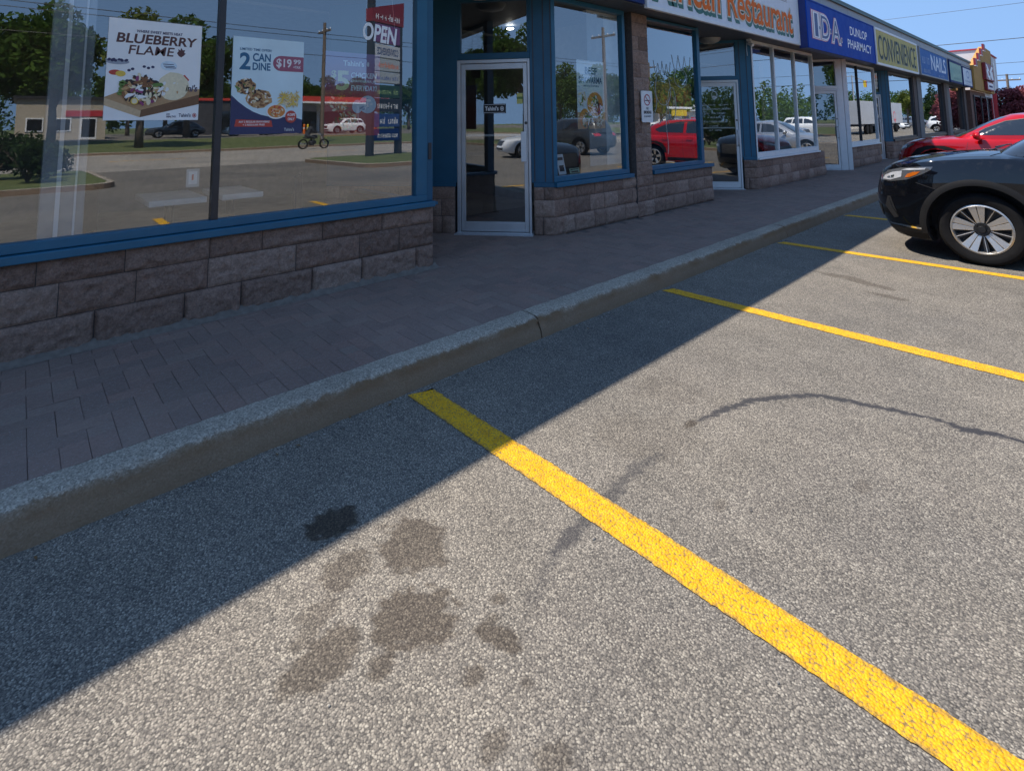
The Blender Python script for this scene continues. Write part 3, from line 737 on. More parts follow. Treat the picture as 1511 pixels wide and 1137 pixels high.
m = MB(); small_print(P, m, 32.3, 3.62, 34.6, 3.9, seed=8); small_print(P, m, 32.3, 3.3, 34.4, 3.45, seed=9); P.disc(m, 31.85, 3.65, .18, .28, .003); m.build('lettering', plain('sign_teal', (.10,.30,.26), .4), r)
r, P = signbox('shop_sign', 35.2, 38.4, 3.10, 4.12, -4.08, plain('sign_pale_grey', (.58,.62,.68), .4, var=.1), NAVY, 'pale grey sign at the far end, beside the gold gable', fw=.07)
m = MB(); P.ring(m, 36.9, 3.75, .5, .22, .09, .003); small_print(P, m, 35.9, 3.34, 37.9, 3.46, seed=10); small_print(P, m, 36.2, 3.2, 37.6, 3.28, seed=11); m.build('lettering', plain('sign_dull_blue', (.16,.24,.42), .4), r)

# ------------------------------------------------------------------ posters and small things on the glass
def blob_pts(cx, cy, rx, ry, n=9, irr=.28, rot=0.):
    o = []
    for i in range(n):
        a = 2*pi*i/n; k = 1+irr*random.uniform(-1, 1); x = rx*cos(a)*k; y = ry*sin(a)*k
        o.append((cx+x*cos(rot)-y*sin(rot), cy+x*sin(rot)+y*cos(rot)))
    return o
_dd = [0.]
def food(mb, P, cx, cy, rx, ry, n, mis, size=.25, d0=.0016, a=.85, long=1.8):
    """a heap of food drawn as layered irregular scraps"""
    for i in range(n):
        t = random.uniform(0, 2*pi); q = sqrt(random.random())*a
        _dd[0] += 1; s = size*random.uniform(.5, 1.1)*min(rx, ry)
        P.polyg(mb, blob_pts(cx+rx*q*cos(t), cy+ry*q*sin(t), s*random.uniform(1, long), s*.6, 8, .3, random.uniform(0, pi)), d0+i*.00004, random.choice(mis))
def ink(n, c): return plain('ink_'+n, c, .5, var=.08, scale=60)
INK = [ink('brown', (.23,.10,.04)), ink('tan', (.50,.30,.13)), ink('cream', (.75,.66,.45)), ink('green', (.13,.22,.05)), ink('purple', (.27,.05,.16)), ink('black', (.03,.02,.02)), ink('red', (.50,.06,.04)), ink('yellow', (.72,.50,.08)), ink('orange', (.66,.24,.05)), ink('white', (.80,.80,.78))]
BR, TAN, CRM, GRN, PUR, BLK, RED, YLW, ORG_, WHT = range(10)
def grad(name, stops, axis=2, z0=0, z1=1):
    t = NT(name); z = t.n('ShaderNodeSeparateXYZ'); t.l(t.coord(False), z.inputs[0])
    f = t.math('DIVIDE', t.math('SUBTRACT', z.outputs[axis], z0), z1-z0, True)
    c = t.ramp(f, stops); c = t.mix(1, c, t.ramp(t.noise(t.coord(False), 30, 4), [(.3, .95), (.7, 1.04)]), 'MULTIPLY')
    return t.bsdf(c, .45)
def poster(label, X, Y0, Y1, z0, z1, mat, group='food posters in the shop windows', curl=.0):
    root = empty('poster', (X, (Y0+Y1)/2, z0), label, 'poster', group)
    m = MB(); m.box(X-.003, X, Y0, Y1, z0, z1); m.build('sheet', mat, root)
    return root, Panel((X, Y0, z0), (0,1,0), (0,0,1)), Y1-Y0, z1-z0
XG = XL-.052
XO = XL-.034          # posters taped to the outer face of the glass
# 1 blueberry flame
r, P, W, H = poster('white poster reading BLUEBERRY FLAME with a flatbread on a wooden board', XO, .392, .945, 1.552, 2.245, plain('poster_white', (.82,.82,.80), .45, var=.05, scale=6))
NV = ink('navy', (.035,.035,.09)); BRN2 = ink('darkbrown', (.10,.04,.035))
m = MB(); P.text(m, 'WHERE SWEET MEETS HEAT', .155*W/.55, .605, .43, .625, d=.001, bold=.03, shear=.1); m.build('lettering', NV, r)
m = MB(); P.text(m, 'BLUEBERRY', .045, .528, .525, .595, d=.001, bold=.028, shear=.12); P.text(m, 'FLAME', .115, .452, .385, .515, d=.001, bold=.012, shear=.12)
fl = [(0,.42),(.18,.62),(.12,.85),(.38,.72),(.45,1.),(.66,.74),(.9,.8),(.82,.5),(1.,.42),(.78,.18),(.5,0),(.22,.14)]
P.polyg(m, [(.40+.055*a, .450+.07*b) for a, b in fl], .001); m.build('lettering', BRN2, r)
m = MB(); P.polyg(m, [(.0,.155),(.09,.20),(.553,.225),(.553,.165),(.20,.03),(0,.10)], .0006, 0); P.polyg(m, [(.20,.02),(.553,.115),(.553,.185),(.205,.070)], .0008, 1); P.polyg(m, [(0,.10),(.20,.02),(.205,.065),(0,.15)], .0008, 2)
m.build('board_picture', [ink('board_top', (.42,.26,.13)), ink('board_side', (.17,.085,.04)), ink('board_end', (.55,.40,.24))], r)
m = MB(); P.polyg(m, blob_pts(.39,.24,.095,.10,24,.03), .0012, CRM)
for i in range(26): P.polyg(m, blob_pts(.38+random.uniform(-.06,.06), .235+random.uniform(-.05,.05), .016, .010, 8, .3, random.random()*3), .0013+i*.00002, random.choice([TAN, CRM, WHT, CRM]))
P.polyg(m, blob_pts(.20,.20,.115,.085,18,.12), .0018, BR); food(m, P, .20, .205, .135, .105, 150, [BR, BR, BLK, CRM, TAN, CRM, WHT, TAN, BR, BLK, PUR, GRN], .2, .002)
for k in range(5): P.polyg(m, blob_pts(.085+.015*random.random(), .20+.02*k-.02, .018, .014, 8, .4), .0065, GRN)
P.disc(m, .165, .13, .022, .024, .0068, YLW); P.disc(m, .165, .13, .015, .017, .0070, CRM)
P.disc(m, .06, .395, .065, .018, .001, 10); 
for k in range(14): P.disc(m, .01+.1*random.random(), .40+.012*random.random(), .009, .008, .0012+k*.00004, 11)
for a, b in ((.21,.37),(.235,.362),(.26,.37),(.125,.34),(.145,.35)): P.disc(m, a, b, .010, .009, .001, 11)
P.disc(m, .05, .322, .035, .018, .001, RED); P.disc(m, .08, .315, .028, .02, .0012, YLW); P.disc(m, .355, .385, .05, .034, .001, 12)
P.polyg(m, [(.44,.315),(.455,.325),(.485,.29),(.48,.28)], .001, RED)
m.build('food_picture', INK+[ink('plate', (.3,.33,.38)), NV, ink('bubble', (.62,.73,.80))], r)
m = MB(); P.text(m, "ini's", .465, .205, .54, .255, d=.0012, bold=.03, shear=.2); P.text(m, "Tahini's", .43, .022, .505, .048, d=.0012, bold=.02); P.text(m, 'LIVE', .355, .035, .375, .048, d=.0012, bold=.02); P.text(m, 'HEALTHY', .355, .018, .415, .031, d=.0012, bold=.03)
for a, b in ((.320,.392),(.325,.378),(.335,.368)): P.rect(m, a, b, a+.065, b+.005, .0014)
m.build('lettering', NV, r)
m = MB(); P.ring(m, .528, .034, .013, .016, .004, .0012, 0); P.disc(m, .528, .034, .006, .009, .0012, 0); m.build('emblem', ink('emblem_red', (.40,.05,.06)), r)
# 2 two can dine
r, P, W, H = poster('pale blue poster reading 2 CAN DINE with a red price badge', XO, 1.16, 1.703, 1.44, 2.197, plain('poster_pale', (.62,.76,.79), .45, var=.06, scale=5))
TEAL = ink('teal', (.03,.13,.24)); PINK = ink('plum', (.35,.10,.15))
pts = [(0,.0),(.543,.0),(.543,.11)] + [(.543*(1-i/10), .135+.165*((i/10-.42)/.58)**2*1.0 if i > 4 else .125+.01*i/4) for i in range(1, 11)]
m = MB(); P.polyg(m, pts, .0006); m.build('lower_band', ink('band_navy', (.035,.04,.11)), r)
m = MB(); P.text(m, '2', .05, .50, .13, .635, d=.001, bold=.03); P.text(m, 'CAN', .145, .57, .28, .635, d=.001, bold=.028); P.text(m, 'DINE', .145, .50, .28, .56, d=.001, bold=.028); P.text(m, 'LIMITED TIME OFFER!', .05, .652, .285, .672, d=.001, bold=.02); m.build('lettering', TEAL, r)
m = MB(); P.disc(m, .36, .565, .062, .062, .0008); P.rect(m, .36, .503, .543, .627, .0010); m.build('price_badge', PINK, r)
m = MB(); P.text(m, '$19', .325, .525, .445, .605, d=.0014, bold=.025); P.text(m, '99', .46, .565, .52, .605, d=.0014, bold=.025); P.text(m, '+TAX', .46, .53, .52, .552, d=.0014, bold=.03); m.build('lettering', ink('price_white', (.75,.72,.72)), r)
m = MB(); P.polyg(m, [(.03,.06),(.04,.115),(.30,.105),(.31,.055)], .001, RED)
for c in ((.10,.37,.075,.06),(.20,.28,.10,.075)):
    P.polyg(m, blob_pts(*c, 16, .1), .001, TAN); food(m, P, *c, 60, [BR, TAN, CRM, BLK, GRN, WHT, TAN, BR], .24, .0012)
P.disc(m, .335, .175, .078, .058, .0036, WHT); P.disc(m, .335, .178, .068, .05, .0038, ORG_); food(m, P, .335, .178, .066, .048, 40, [ORG_, TAN, RED, CRM], .24, .004)
for i in range(70): P.polyg(m, blob_pts(.435+random.uniform(-.07,.07), .28+random.uniform(-.05,.045), .034, .0045, 6, .1, random.uniform(0,pi)), .0036+i*.00003, random.choice([YLW, CRM, TAN, YLW]))
P.disc(m, .45, .135, .045, .05, .006, RED)
m.build('food_picture', INK, r)
m = MB(); P.text(m, 'ANY 2 REGULAR SHAWARMAS', .06, .088, .285, .104, d=.0015, bold=.02); P.text(m, '+ 2 REGULAR FRIES', .09, .066, .25, .08, d=.0015, bold=.02); P.text(m, '4 DIPS', .42, .14, .485, .162, d=.0064, bold=.03, shear=.2); P.text(m, 'ONLY', .425, .105, .48, .127, d=.0064, bold=.03, shear=.2); P.text(m, "Tahini's", .40, .02, .48, .045, d=.0015); m.build('lettering', INK[WHT], r)
# 3 five dollar chicken
r, P, W, H = poster('red and violet poster reading $5 CHICKEN with wraps, below the OPEN sign', XG, 1.90, 2.42, 1.405, 2.145, grad('poster_dusk', [(0,(.34,.03,.03)),(.45,(.42,.06,.06)),(.62,(.28,.09,.16)),(1,(.20,.18,.38))], 2, 1.405, 2.145))
LB = ink('ice', (.62,.72,.80))
m = MB(); P.text(m, "Tahini's", .16, .62, .36, .67, d=.001, bold=.03); P.disc(m, .40, .645, .012, .022, .001); P.text(m, 'CHICKEN', .235, .515, .49, .565, d=.001, bold=.028, shear=.15); P.text(m, 'SHAWARMA JR.', .235, .468, .485, .50, d=.001, bold=.028, shear=.15); P.text(m, 'EVERYDAY!', .235, .40, .49, .45, d=.001, bold=.028, shear=.15); m.build('lettering', LB, r)
m = MB(); P.text(m, '$', .055, .50, .10, .575, d=.001, bold=.025); P.text(m, '5', .10, .40, .22, .575, d=.001, bold=.03); m.build('lettering', ink('lime_cream', (.62,.64,.36)), r)
m = MB()
food(m, P, .13, .28, .11, .08, 60, [TAN, ORG_, CRM, RED, BR], .24, .0012); food(m, P, .2, .13, .12, .085, 70, [TAN, ORG_, CRM, RED, BR, GRN], .24, .0012)
P.disc(m, .40, .28, .085, .08, .004, 10); P.disc(m, .30, .26, .05, .06, .0042, 10); food(m, P, .38, .28, .07, .06, 22, [10, 11, WHT], .3, .0044)
m.build('food_picture', INK+[ink('foil', (.45,.58,.66)), ink('foil_dark', (.16,.26,.40))], r)
# 4 beef shawarma
r, P, W, H = poster('narrow pale poster reading BEEF SHAWARMA right of the nearest door', XR-.052, 5.36, 5.945, 1.41, 2.33, plain('poster_pale2', (.70,.84,.87), .45, var=.06, scale=5))
m = MB(); P.text(m, 'BEEF', .17, .735, .43, .83, d=.001, bold=.035); P.text(m, 'SHAWARMA', .04, .61, .54, .70, d=.001, bold=.03); P.text(m, 'MIDDLE EASTERN', .14, .565, .46, .588, d=.001, bold=.02); m.build('lettering', TEAL, r)
m = MB(); P.rect(m, 0, 0, W, .22, .0006, TAN)
food(m, P, .10, .40, .09, .10, 24, [CRM, WHT, GRN, TAN], .3, .0008)
P.disc(m, .37, .33, .19, .185, .002, WHT); P.disc(m, .37, .33, .17, .165, .0024, ORG_)
food(m, P, .29, .38, .08, .07, 30, [YLW, ORG_, TAN], .3, .0026); food(m, P, .44, .27, .09, .08, 36, [RED, PUR, BR], .3, .0026); food(m, P, .37, .37, .08, .08, 36, [GRN, WHT, CRM, BLK], .3, .003)
P.disc(m, .14, .14, .10, .13, .0045, ORG_); food(m, P, .20, .11, .12, .12, 60, [GRN, BLK, CRM, TAN, BR, WHT], .25, .0048); food(m, P, .45, .08, .10, .08, 30, [TAN, BR, CRM], .3, .0048)
m.build('food_picture', INK, r)

# OPEN sign hanging by strings inside the window
r = empty('open_sign', (XG, 2.41, 2.28), 'white OPEN letters hanging on strings inside the big window', 'open sign')
m = MB(); P = Panel((XG+.004, 2.235, 2.285), (0,1,-.10), (0,.1,1)); P.text(m, 'OPEN', 0, 0, .34, .155, d=.006, bold=.028, ref=0); m.build('lettering', plain('open_white', (.85,.85,.83), .4, var=.02), r)
m = MB(); P.rect(m, -.01, -.01, .35, .165, -.004); m.build('backing', plain('smoked_acrylic', (.03,.04,.055), .1), r)
m = MB(); m.tube([P.p(.02,.16), (XG, 2.30, 3.06)], .0016, 5); m.tube([P.p(.32,.16), (XG, 2.50, 3.06)], .0016, 5); m.build('string', plain('string', (.5,.5,.5), .6), r)

# no smoking sign on the pilaster
r = empty('no_smoking_sign', (XR+.075, 6.79, 1.48), 'white NO SMOKING sign with a red circle on the block pilaster', 'sign')
XS = XR+.078; P = Panel((XS, 6.655, 1.485), (0,1,0), (0,0,1)); 
m = MB(); P.rrect(m, 0, 0, .285, .465, .02, 0); vv = m.v[:]; m2 = MB(); m2.prism(vv, (.012,0,0)); m2.build('plate', WHITE, r)
m = MB(); P.ring(m, .145, .33, .085, .085, .016, .0016); P.obar = None; m.obox(P.p(.09,.38,.001), P.u*.115+P.w*-.105, (P.u+P.w).normalized()*.013, P.n*.001); m.build('prohibition_mark', ink('sign_red2', (.35,.02,.05)), r)
m = MB(); m.obox(P.p(.085,.315,.0006), P.u*.12, P.w*.013, P.n*.0012); P.text(m, 'NO', .115, .185, .175, .225, d=.001, bold=.03); P.text(m, 'SMOKING', .045, .125, .245, .172, d=.001, bold=.06); P.text(m, 'ON THIS PROPERTY', .05, .075, .24, .10, d=.001, bold=.03); m.build('lettering', plain('letter_black', (.02,.02,.025), .5), r)

# small door decal, camera, decals on the second door
r = empty('door_sticker', tuple(E1.p(G1[0]+.3, 1.52, -.034)), "small black sticker reading Tahini's on the nearest door glass", 'sticker')
Pd = Panel(E1.p(0,0,-.0345), E1.u, E1.w); a = G1[0]; m = MB(); Pd.slab(m, a+.235, 1.625, a+.525, 1.745, .001); m.build('plate', BLK_ := plain('sticker_black', (.01,.01,.012), .4), r)
m = MB(); Pd.text(m, "Tahini's", a+.255, 1.66, a+.43, 1.715, d=.001, bold=.03); Pd.ring(m, a+.475, 1.685, .022, .03, .007, .001); Pd.disc(m, a+.475, 1.685, .009, .014, .001)
for q in ((a+.242,1.632,a+.518,1.636),(a+.242,1.734,a+.518,1.738)): Pd.rect(m, *q, .001)
m.build('lettering', LW, r)
r = empty('door_sticker', tuple(E1.p(G1[1]-.05, 1.72, -.034)), 'small yellow and green sticker at the right edge of the nearest door glass', 'sticker')
m = MB(); Pd.slab(m, G1[1]-.085, 1.74, G1[1]-.01, 1.875, .001, 0); Pd.rect(m, G1[1]-.085, 1.80, G1[1]-.01, 1.83, .0005, 1); m.build('sticker', [plain('sticker_yellow', (.55,.52,.15), .5), INK[GRN]], r)
r = empty('door_decal', tuple(E2.p(G2[0]+.4, 1.3, -.034)), 'white lettering decal on the glass of the second shop door', 'decal')
Pe = Panel(E2.p(0,0,-.0345), E2.u, E2.w); a = (G2[0]+G2[1])/2; m = MB()
for k, w in enumerate((.64, .66, .36, .30, .62, .24, .26)): small_print(Pe, m, a-w/2, 1.80-.085*k, a+w/2, 1.838-.085*k, .001, seed=20+k)
Pe.ring(m, a+.0, 2.02, .055, .07, .012, .001, 0, 16); Pe.disc(m, a, 1.97, .05, .03, .001)
m.build('lettering', plain('decal_white', (.6,.62,.62), .5), r)
r = empty('security_camera', (XR-.02, 10.62, 3.0), 'small white security camera under the eave beside the white windows', 'camera')
m = MB(); m.box(XR-.03, XR+.05, 10.60, 10.68, 3.07, 3.12); m.build('mount', WHITE, r, bev=.006)
m = MB(); m.tube([(XR+.0,10.64,3.03),(XR+.10,10.60,2.98)], [.035,.032], 14); m.build('body', WHITE, r, smooth=True, sharp=40)
m = MB(); m.tube([(XR-.03,10.62,3.05),(XR-.035,10.615,2.9),(XR-.03,10.62,2.78)], .005, 6); m.build('cable', LW, r)

# inside the first shop: a column, a table, a standing card, a tag on the glass
r = empty('white_column', (-4.95, .22, .13), 'tall white column standing inside the left shop window', 'column')
m = MB(); m.box(-5.05, -4.85, .12, .36, .13, 3.06); m.build('shaft', plain('column_white', (.30,.32,.34), .5), r, bev=.006)
m = MB(); m.box(-4.849, -4.84, .20, .225, .13, 3.06); m.box(-4.849, -4.84, .30, .312, .13, 3.06); m.build('corner_bead', LW, r)
def table(y0, y1, label):
    r = empty('cafe_table', (-5.2, (y0+y1)/2, .13), label, 'table', 'tables inside the left shop window')
    m = MB(); m.box(-5.5, -4.84, y0, y1, .90, .945); m.build('table_top', plain('pale_laminate', (.6,.6,.58), .4), r, bev=.006)
    m = MB(); m.tube([(-5.2,(y0+y1)/2,.14),(-5.2,(y0+y1)/2,.9)], .03, 10); m.build('leg', BLACK, r)
    m = MB(); m.lathe([(0,.03),(.20,.02),(.22,0)], (-5.2,(y0+y1)/2,.13), (0,0,1), 20); m.build('base', BLACK, r)
table(.74, 1.13, 'pale table inside the window, left of the dark mullion'); table(1.24, 1.56, 'pale table inside the window, right of the dark mullion')
def chair(x, y, rz, label):
    r = empty('cafe_chair', (0,0,0), label, 'chair', 'chairs inside the left shop window')
    m = MB(); m.box(-.2,.2,-.2,.2,.43,.47); m.build('seat', BLACK, r, bev=.01)
    m = MB(); m.box(-.2,.2,.17,.2,.55,.88); m.build('backrest', BLACK, r, bev=.01)
    for a in (-.18,.18):
        for b in (-.18,.18):
            m = MB(); m.tube([(a,b,0),(a,b,.9 if b > 0 else .44)], .014, 6); m.build('leg', BRONZE, r)
    r.location = (x, y, .13); r.rotation_euler.z = rz
chair(-5.3, .55, 2.6, 'black chair at the left table inside the window'); chair(-5.35, 1.85, -.5, 'black chair at the right table inside the window')
r = empty('window_notice', (XG, .93, 1.07), 'small white framed notice taped to the glass above the table', 'notice')
m = MB(); m.box(XG-.002, XG, .893, .975, 1.07, 1.20); m.build('sheet', plain('notice_grey', (.40,.41,.40), .5), r)
m = MB(); Pn = Panel((XG, .893, 1.07), (0,1,0), (0,0,1)); Pn.rect(m, .014,.02,.068,.112,.001); m.build('print', plain('notice_white', (.65,.65,.62), .5), r); m = MB(); Pn.rect(m, .034,.05,.046,.09,.002); m.build('mark', INK[RED], r)
for (y, w, z0, z1, lb, mt) in ((5.03, .16, .84, 1.10, 'white leaflet standing inside the window right of the nearest door', plain('leaflet', (.55,.58,.58), .5)), (5.24, .22, .84, .905, 'small green and white card lying inside the window right of the nearest door', plain('card_green', (.30,.42,.28), .5))):
    r = empty('leaflet', (XR-.12, y, z0), lb, 'leaflet'); m = MB(); Pn = Panel((XR-.10, y, z0), (-.1,1,0), (-.25,0,1)); Pn.slab(m, 0, 0, w, z1-z0, .003); m.build('sheet', mt, r)
    m = MB(); Pn.rect(m, .02, (z1-z0)*.7, w-.02, (z1-z0)*.85, .001); Pn.rect(m, .03, (z1-z0)*.15, w-.03, (z1-z0)*.45, .001); m.build('print', INK[BLK], r)
# pale blind strips at the right of that window
r = empty('window_blind', (XR-.16, 6.2, .86), 'pale vertical blind drawn to the right inside the window by the pilaster', 'blind')
m = MB()
for k in range(4): m.obox((XR-.17, 5.74+.09*k, .90), (.02,.082,0), (-.003,0,0), (0,0,2.12))
m.build('thin_slat', plain('blind_grey', (.17,.22,.25), .7), r)
m = MB()
for k in range(4): m.obox((XR-.17, 6.10+.085*k, .90), (.015,.08,0), (-.003,0,0), (0,0,2.12))
m.build('slat', plain('blind_pale', (.42,.50,.52), .7), r)
m = MB(); m.box(XR-.20, XR-.13, 5.7, 6.46, 3.02, 3.06); m.build('headrail', LW, r)
for k, (x, y, z) in enumerate(((-6.0, 2.46, 3.06), (-6.4, 5.9, 3.06), (-7.0, 1.2, 3.06))):
    m = MB(); m.lathe([(0,-.012),(.05,-.012),(.06,0)], (x, y, 3.068), (0,0,1), 18); o = m.build('recessed_lamp', LAMP, None); tag(o, ('lit ceiling lamp inside the big left window', 'lit ceiling lamp seen through the glass over the nearest door', 'lit ceiling lamp deep inside the left shop')[k], 'ceiling lamp', 'recessed lamps in the shop ceiling')

# line-drawn decal on the glass right of the pilaster, and behind it an added panel painted like reflected sunlit foliage
r = empty('window_decal', (XR-.035, 7.75, 1.3), 'white line-drawn decal on the glass between the pilaster and the second door', 'decal')
m = MB(); Xd = XR-.04
def curve(f, n=30, w=.0055): m.tube([(Xd, 7.0+a, .83+b) for a, b in (f(i/n) for i in range(n+1))], w*.6, 4)
curve(lambda t: (.45+.22*cos(2*pi*t), 1.15+.33*sin(2*pi*t)*(1 if t < .5 else .7))); curve(lambda t: (.2+.5*t, 1.62-.2*abs(sin(4*pi*t)))); curve(lambda t: (.70+.12*cos(2*pi*t), .95+.26*sin(2*pi*t)))
curve(lambda t: (.75+.6*t, 1.75-.25*abs(sin(3*pi*t)))); curve(lambda t: (1.0+.20*cos(2*pi*t), 1.38+.16*sin(2*pi*t))); curve(lambda t: (.52+.02*sin(9*t), .15+.85*t)); curve(lambda t: (.30+.30*t, .62+.1*sin(pi*t))); curve(lambda t: (.15+.1*sin(pi*t), .75+.45*t))
m.build('line_drawing', plain('decal_line', (.55,.60,.60), .6), r, smooth=True)
r, P, W, H = poster('added orange and green panel imitating reflected sunlit foliage, inside the window between the pilaster and the second door', XR-.06, 7.22, 8.36, 1.45, 2.12, plain('foliage_reflection', (.22,.10,.03), .5, var=.5, scale=7))
m = MB(); food(m, P, .28, .34, .26, .28, 110, [ORG_, YLW, GRN, BR, TAN, GRN, ORG_], .24, .001); food(m, P, .85, .33, .25, .28, 110, [ORG_, YLW, GRN, RED, TAN, BR, YLW], .24, .001); food(m, P, .57, .30, .2, .25, 60, [GRN, CRM, TAN, BR], .24, .0008); m.build('food_picture', INK, r)  # scraps coloured to stand in for sunlit trees mirrored in the glass
# ------------------------------------------------------------------ cars
def interp(tab, x):
    """smooth (monotone-ish cubic) table lookup"""
    if x <= tab[0][0]: return tab[0][1]
    if x >= tab[-1][0]: return tab[-1][1]
    for i in range(len(tab)-1):
        if tab[i][0] <= x <= tab[i+1][0]: break
    def sl(j):
        a = tab[max(j-1, 0)]; b = tab[min(j+1, len(tab)-1)]
        return (b[1]-a[1])/(b[0]-a[0])
    (xa, ya), (xb, yb) = tab[i], tab[i+1]; h = xb-xa; t = (x-xa)/h
    return ya*(2*t**3-3*t*t+1)+h*sl(i)*(t**3-2*t*t+t)+yb*(-2*t**3+3*t*t)+h*sl(i+1)*(t**3-t*t)

CGLASS = plain('car_glass', (.012,.014,.016), .04, coat=1.0); CHROME = plain('chrome', (.75,.75,.76), .12, 1.0)
TRIM = plain('car_trim_grey', (.010,.010,.0105), .6, var=.1, bump=.05, bscale=300, spec=.2); DARKP = plain('car_underside', (.012,.012,.013), .8)
LAMPIN = plain('lamp_reflector', (.62,.63,.65), .2, .5); AMBER = plain('amber_lens', (.42,.10,.008), .12, coat=1.); REDL = plain('red_lens', (.40,.01,.015), .15, coat=1.)
RIM = plain('machined_alloy', (.50,.48,.45), .32, .75, var=.05); RIMD = plain('dark_alloy', (.02,.02,.021), .4, .4)
LENS = plain('lamp_glass', (.06,.062,.065), .05, coat=1.)

def wheel(root, c, R, side, spoke='double', width=.225, sname='wheel'):
    """c = hub centre, outer face at c.y + side*width/2"""
    cx, cy, cz = c; ax = (0, side, 0); w = width/2
    m = MB(); rr = R*.70
    prof = [(rr-.012,-w*.9),(rr+.02,-w),(R-.035,-w),(R-.008,-w+.03),(R,-w+.06),(R,w-.06),(R-.008,w-.03),(R-.035,w),(R-.06,w+.004),(rr+.03,w),(rr+.006,w-.006),(rr-.004,w-.02)]
    m.lathe(prof, c, ax, 56)
    for k in range(3): m.lathe([(R+.001,-w*.5+k*w*.5-.006),(R-.006,-w*.5+k*w*.5),(R+.001,-w*.5+k*w*.5+.006)], c, ax, 40)
    t = m.build(sname, RUB, root, smooth=True, sharp=35)
    m = MB(); m.lathe([(rr-.004,w-.012),(rr-.018,w-.004),(rr-.03,w-.02),(rr-.035,-w*.8)], c, ax, 56); m.build('rim', RIM, t, smooth=True, sharp=40)
    m = MB(); m.lathe([(0,w-.10),(rr-.03,w-.11)], c, ax, 40); m.build('wheel_back', RIMD, t)
    m = MB(); d = MB(); U = Vector((1,0,0)); W = Vector((0,0,1)); N = Vector((0,side,0)); C = Vector(c)
    def plate(mb, a0, a1, r0, r1, w0, w1, h0, h1, mi, th=.03):
        p = lambda r, a, q: C + (U*cos(a)+W*sin(a))*r + (U*-sin(a)+W*cos(a))*q
        pts = [p(r0,a0,-w0)+N*h0, p(r1,a1,-w1)+N*h1, p(r1,a1,w1)+N*h1, p(r0,a0,w0)+N*h0]
        mb.prism(pts if side < 0 else pts[::-1], N*th, mi)
    for k in range(5):
        a = pi/2+2*pi*k/5+.12
        if spoke == 'double':
            for s in (-1, 1): plate(m, a+s*.25, a+s*.155, .062, rr-.016, .015, .034, w-.035, w-.008, 0)
            
            for q in (-.09, .09): plate(d, a+2*pi/10+q, a+2*pi/10+q*.8, .05, rr-.02, .007, .006, w-.045, w-.02, 0, .03)
            plate(m, a+2*pi/10, a+2*pi/10, .06, rr-.018, .0035, .0045, w-.04, w-.015, 0, .02)
            plate(d, a, a, .05, rr-.02, .016, .03, w-.06, w-.045, 0, .02)
        else: plate(m, a, a, .05, rr-.018, .022, .05, w-.035, w-.006, 0)
    m.build('spoke', RIM, t, bev=.003); d.build('dark_spoke', RIMD, t)
    m = MB(); m.lathe([(0,w-.012),(.030,w-.012),(.034,w-.018),(.036,w-.03)], c, ax, 24); m.lathe([(.036,w-.03),(.066,w-.028),(.07,w-.05)], c, ax, 24)
    for k in range(5):
        a = pi/2+2*pi*k/5+.75; p = C+(U*cos(a)+W*sin(a))*.055; m.lathe([(0,w-.016),(.008,w-.018),(.009,w-.035)], p, ax, 8)
    m.build('hub_cap', RIMD, t, smooth=True, sharp=40)
    return t

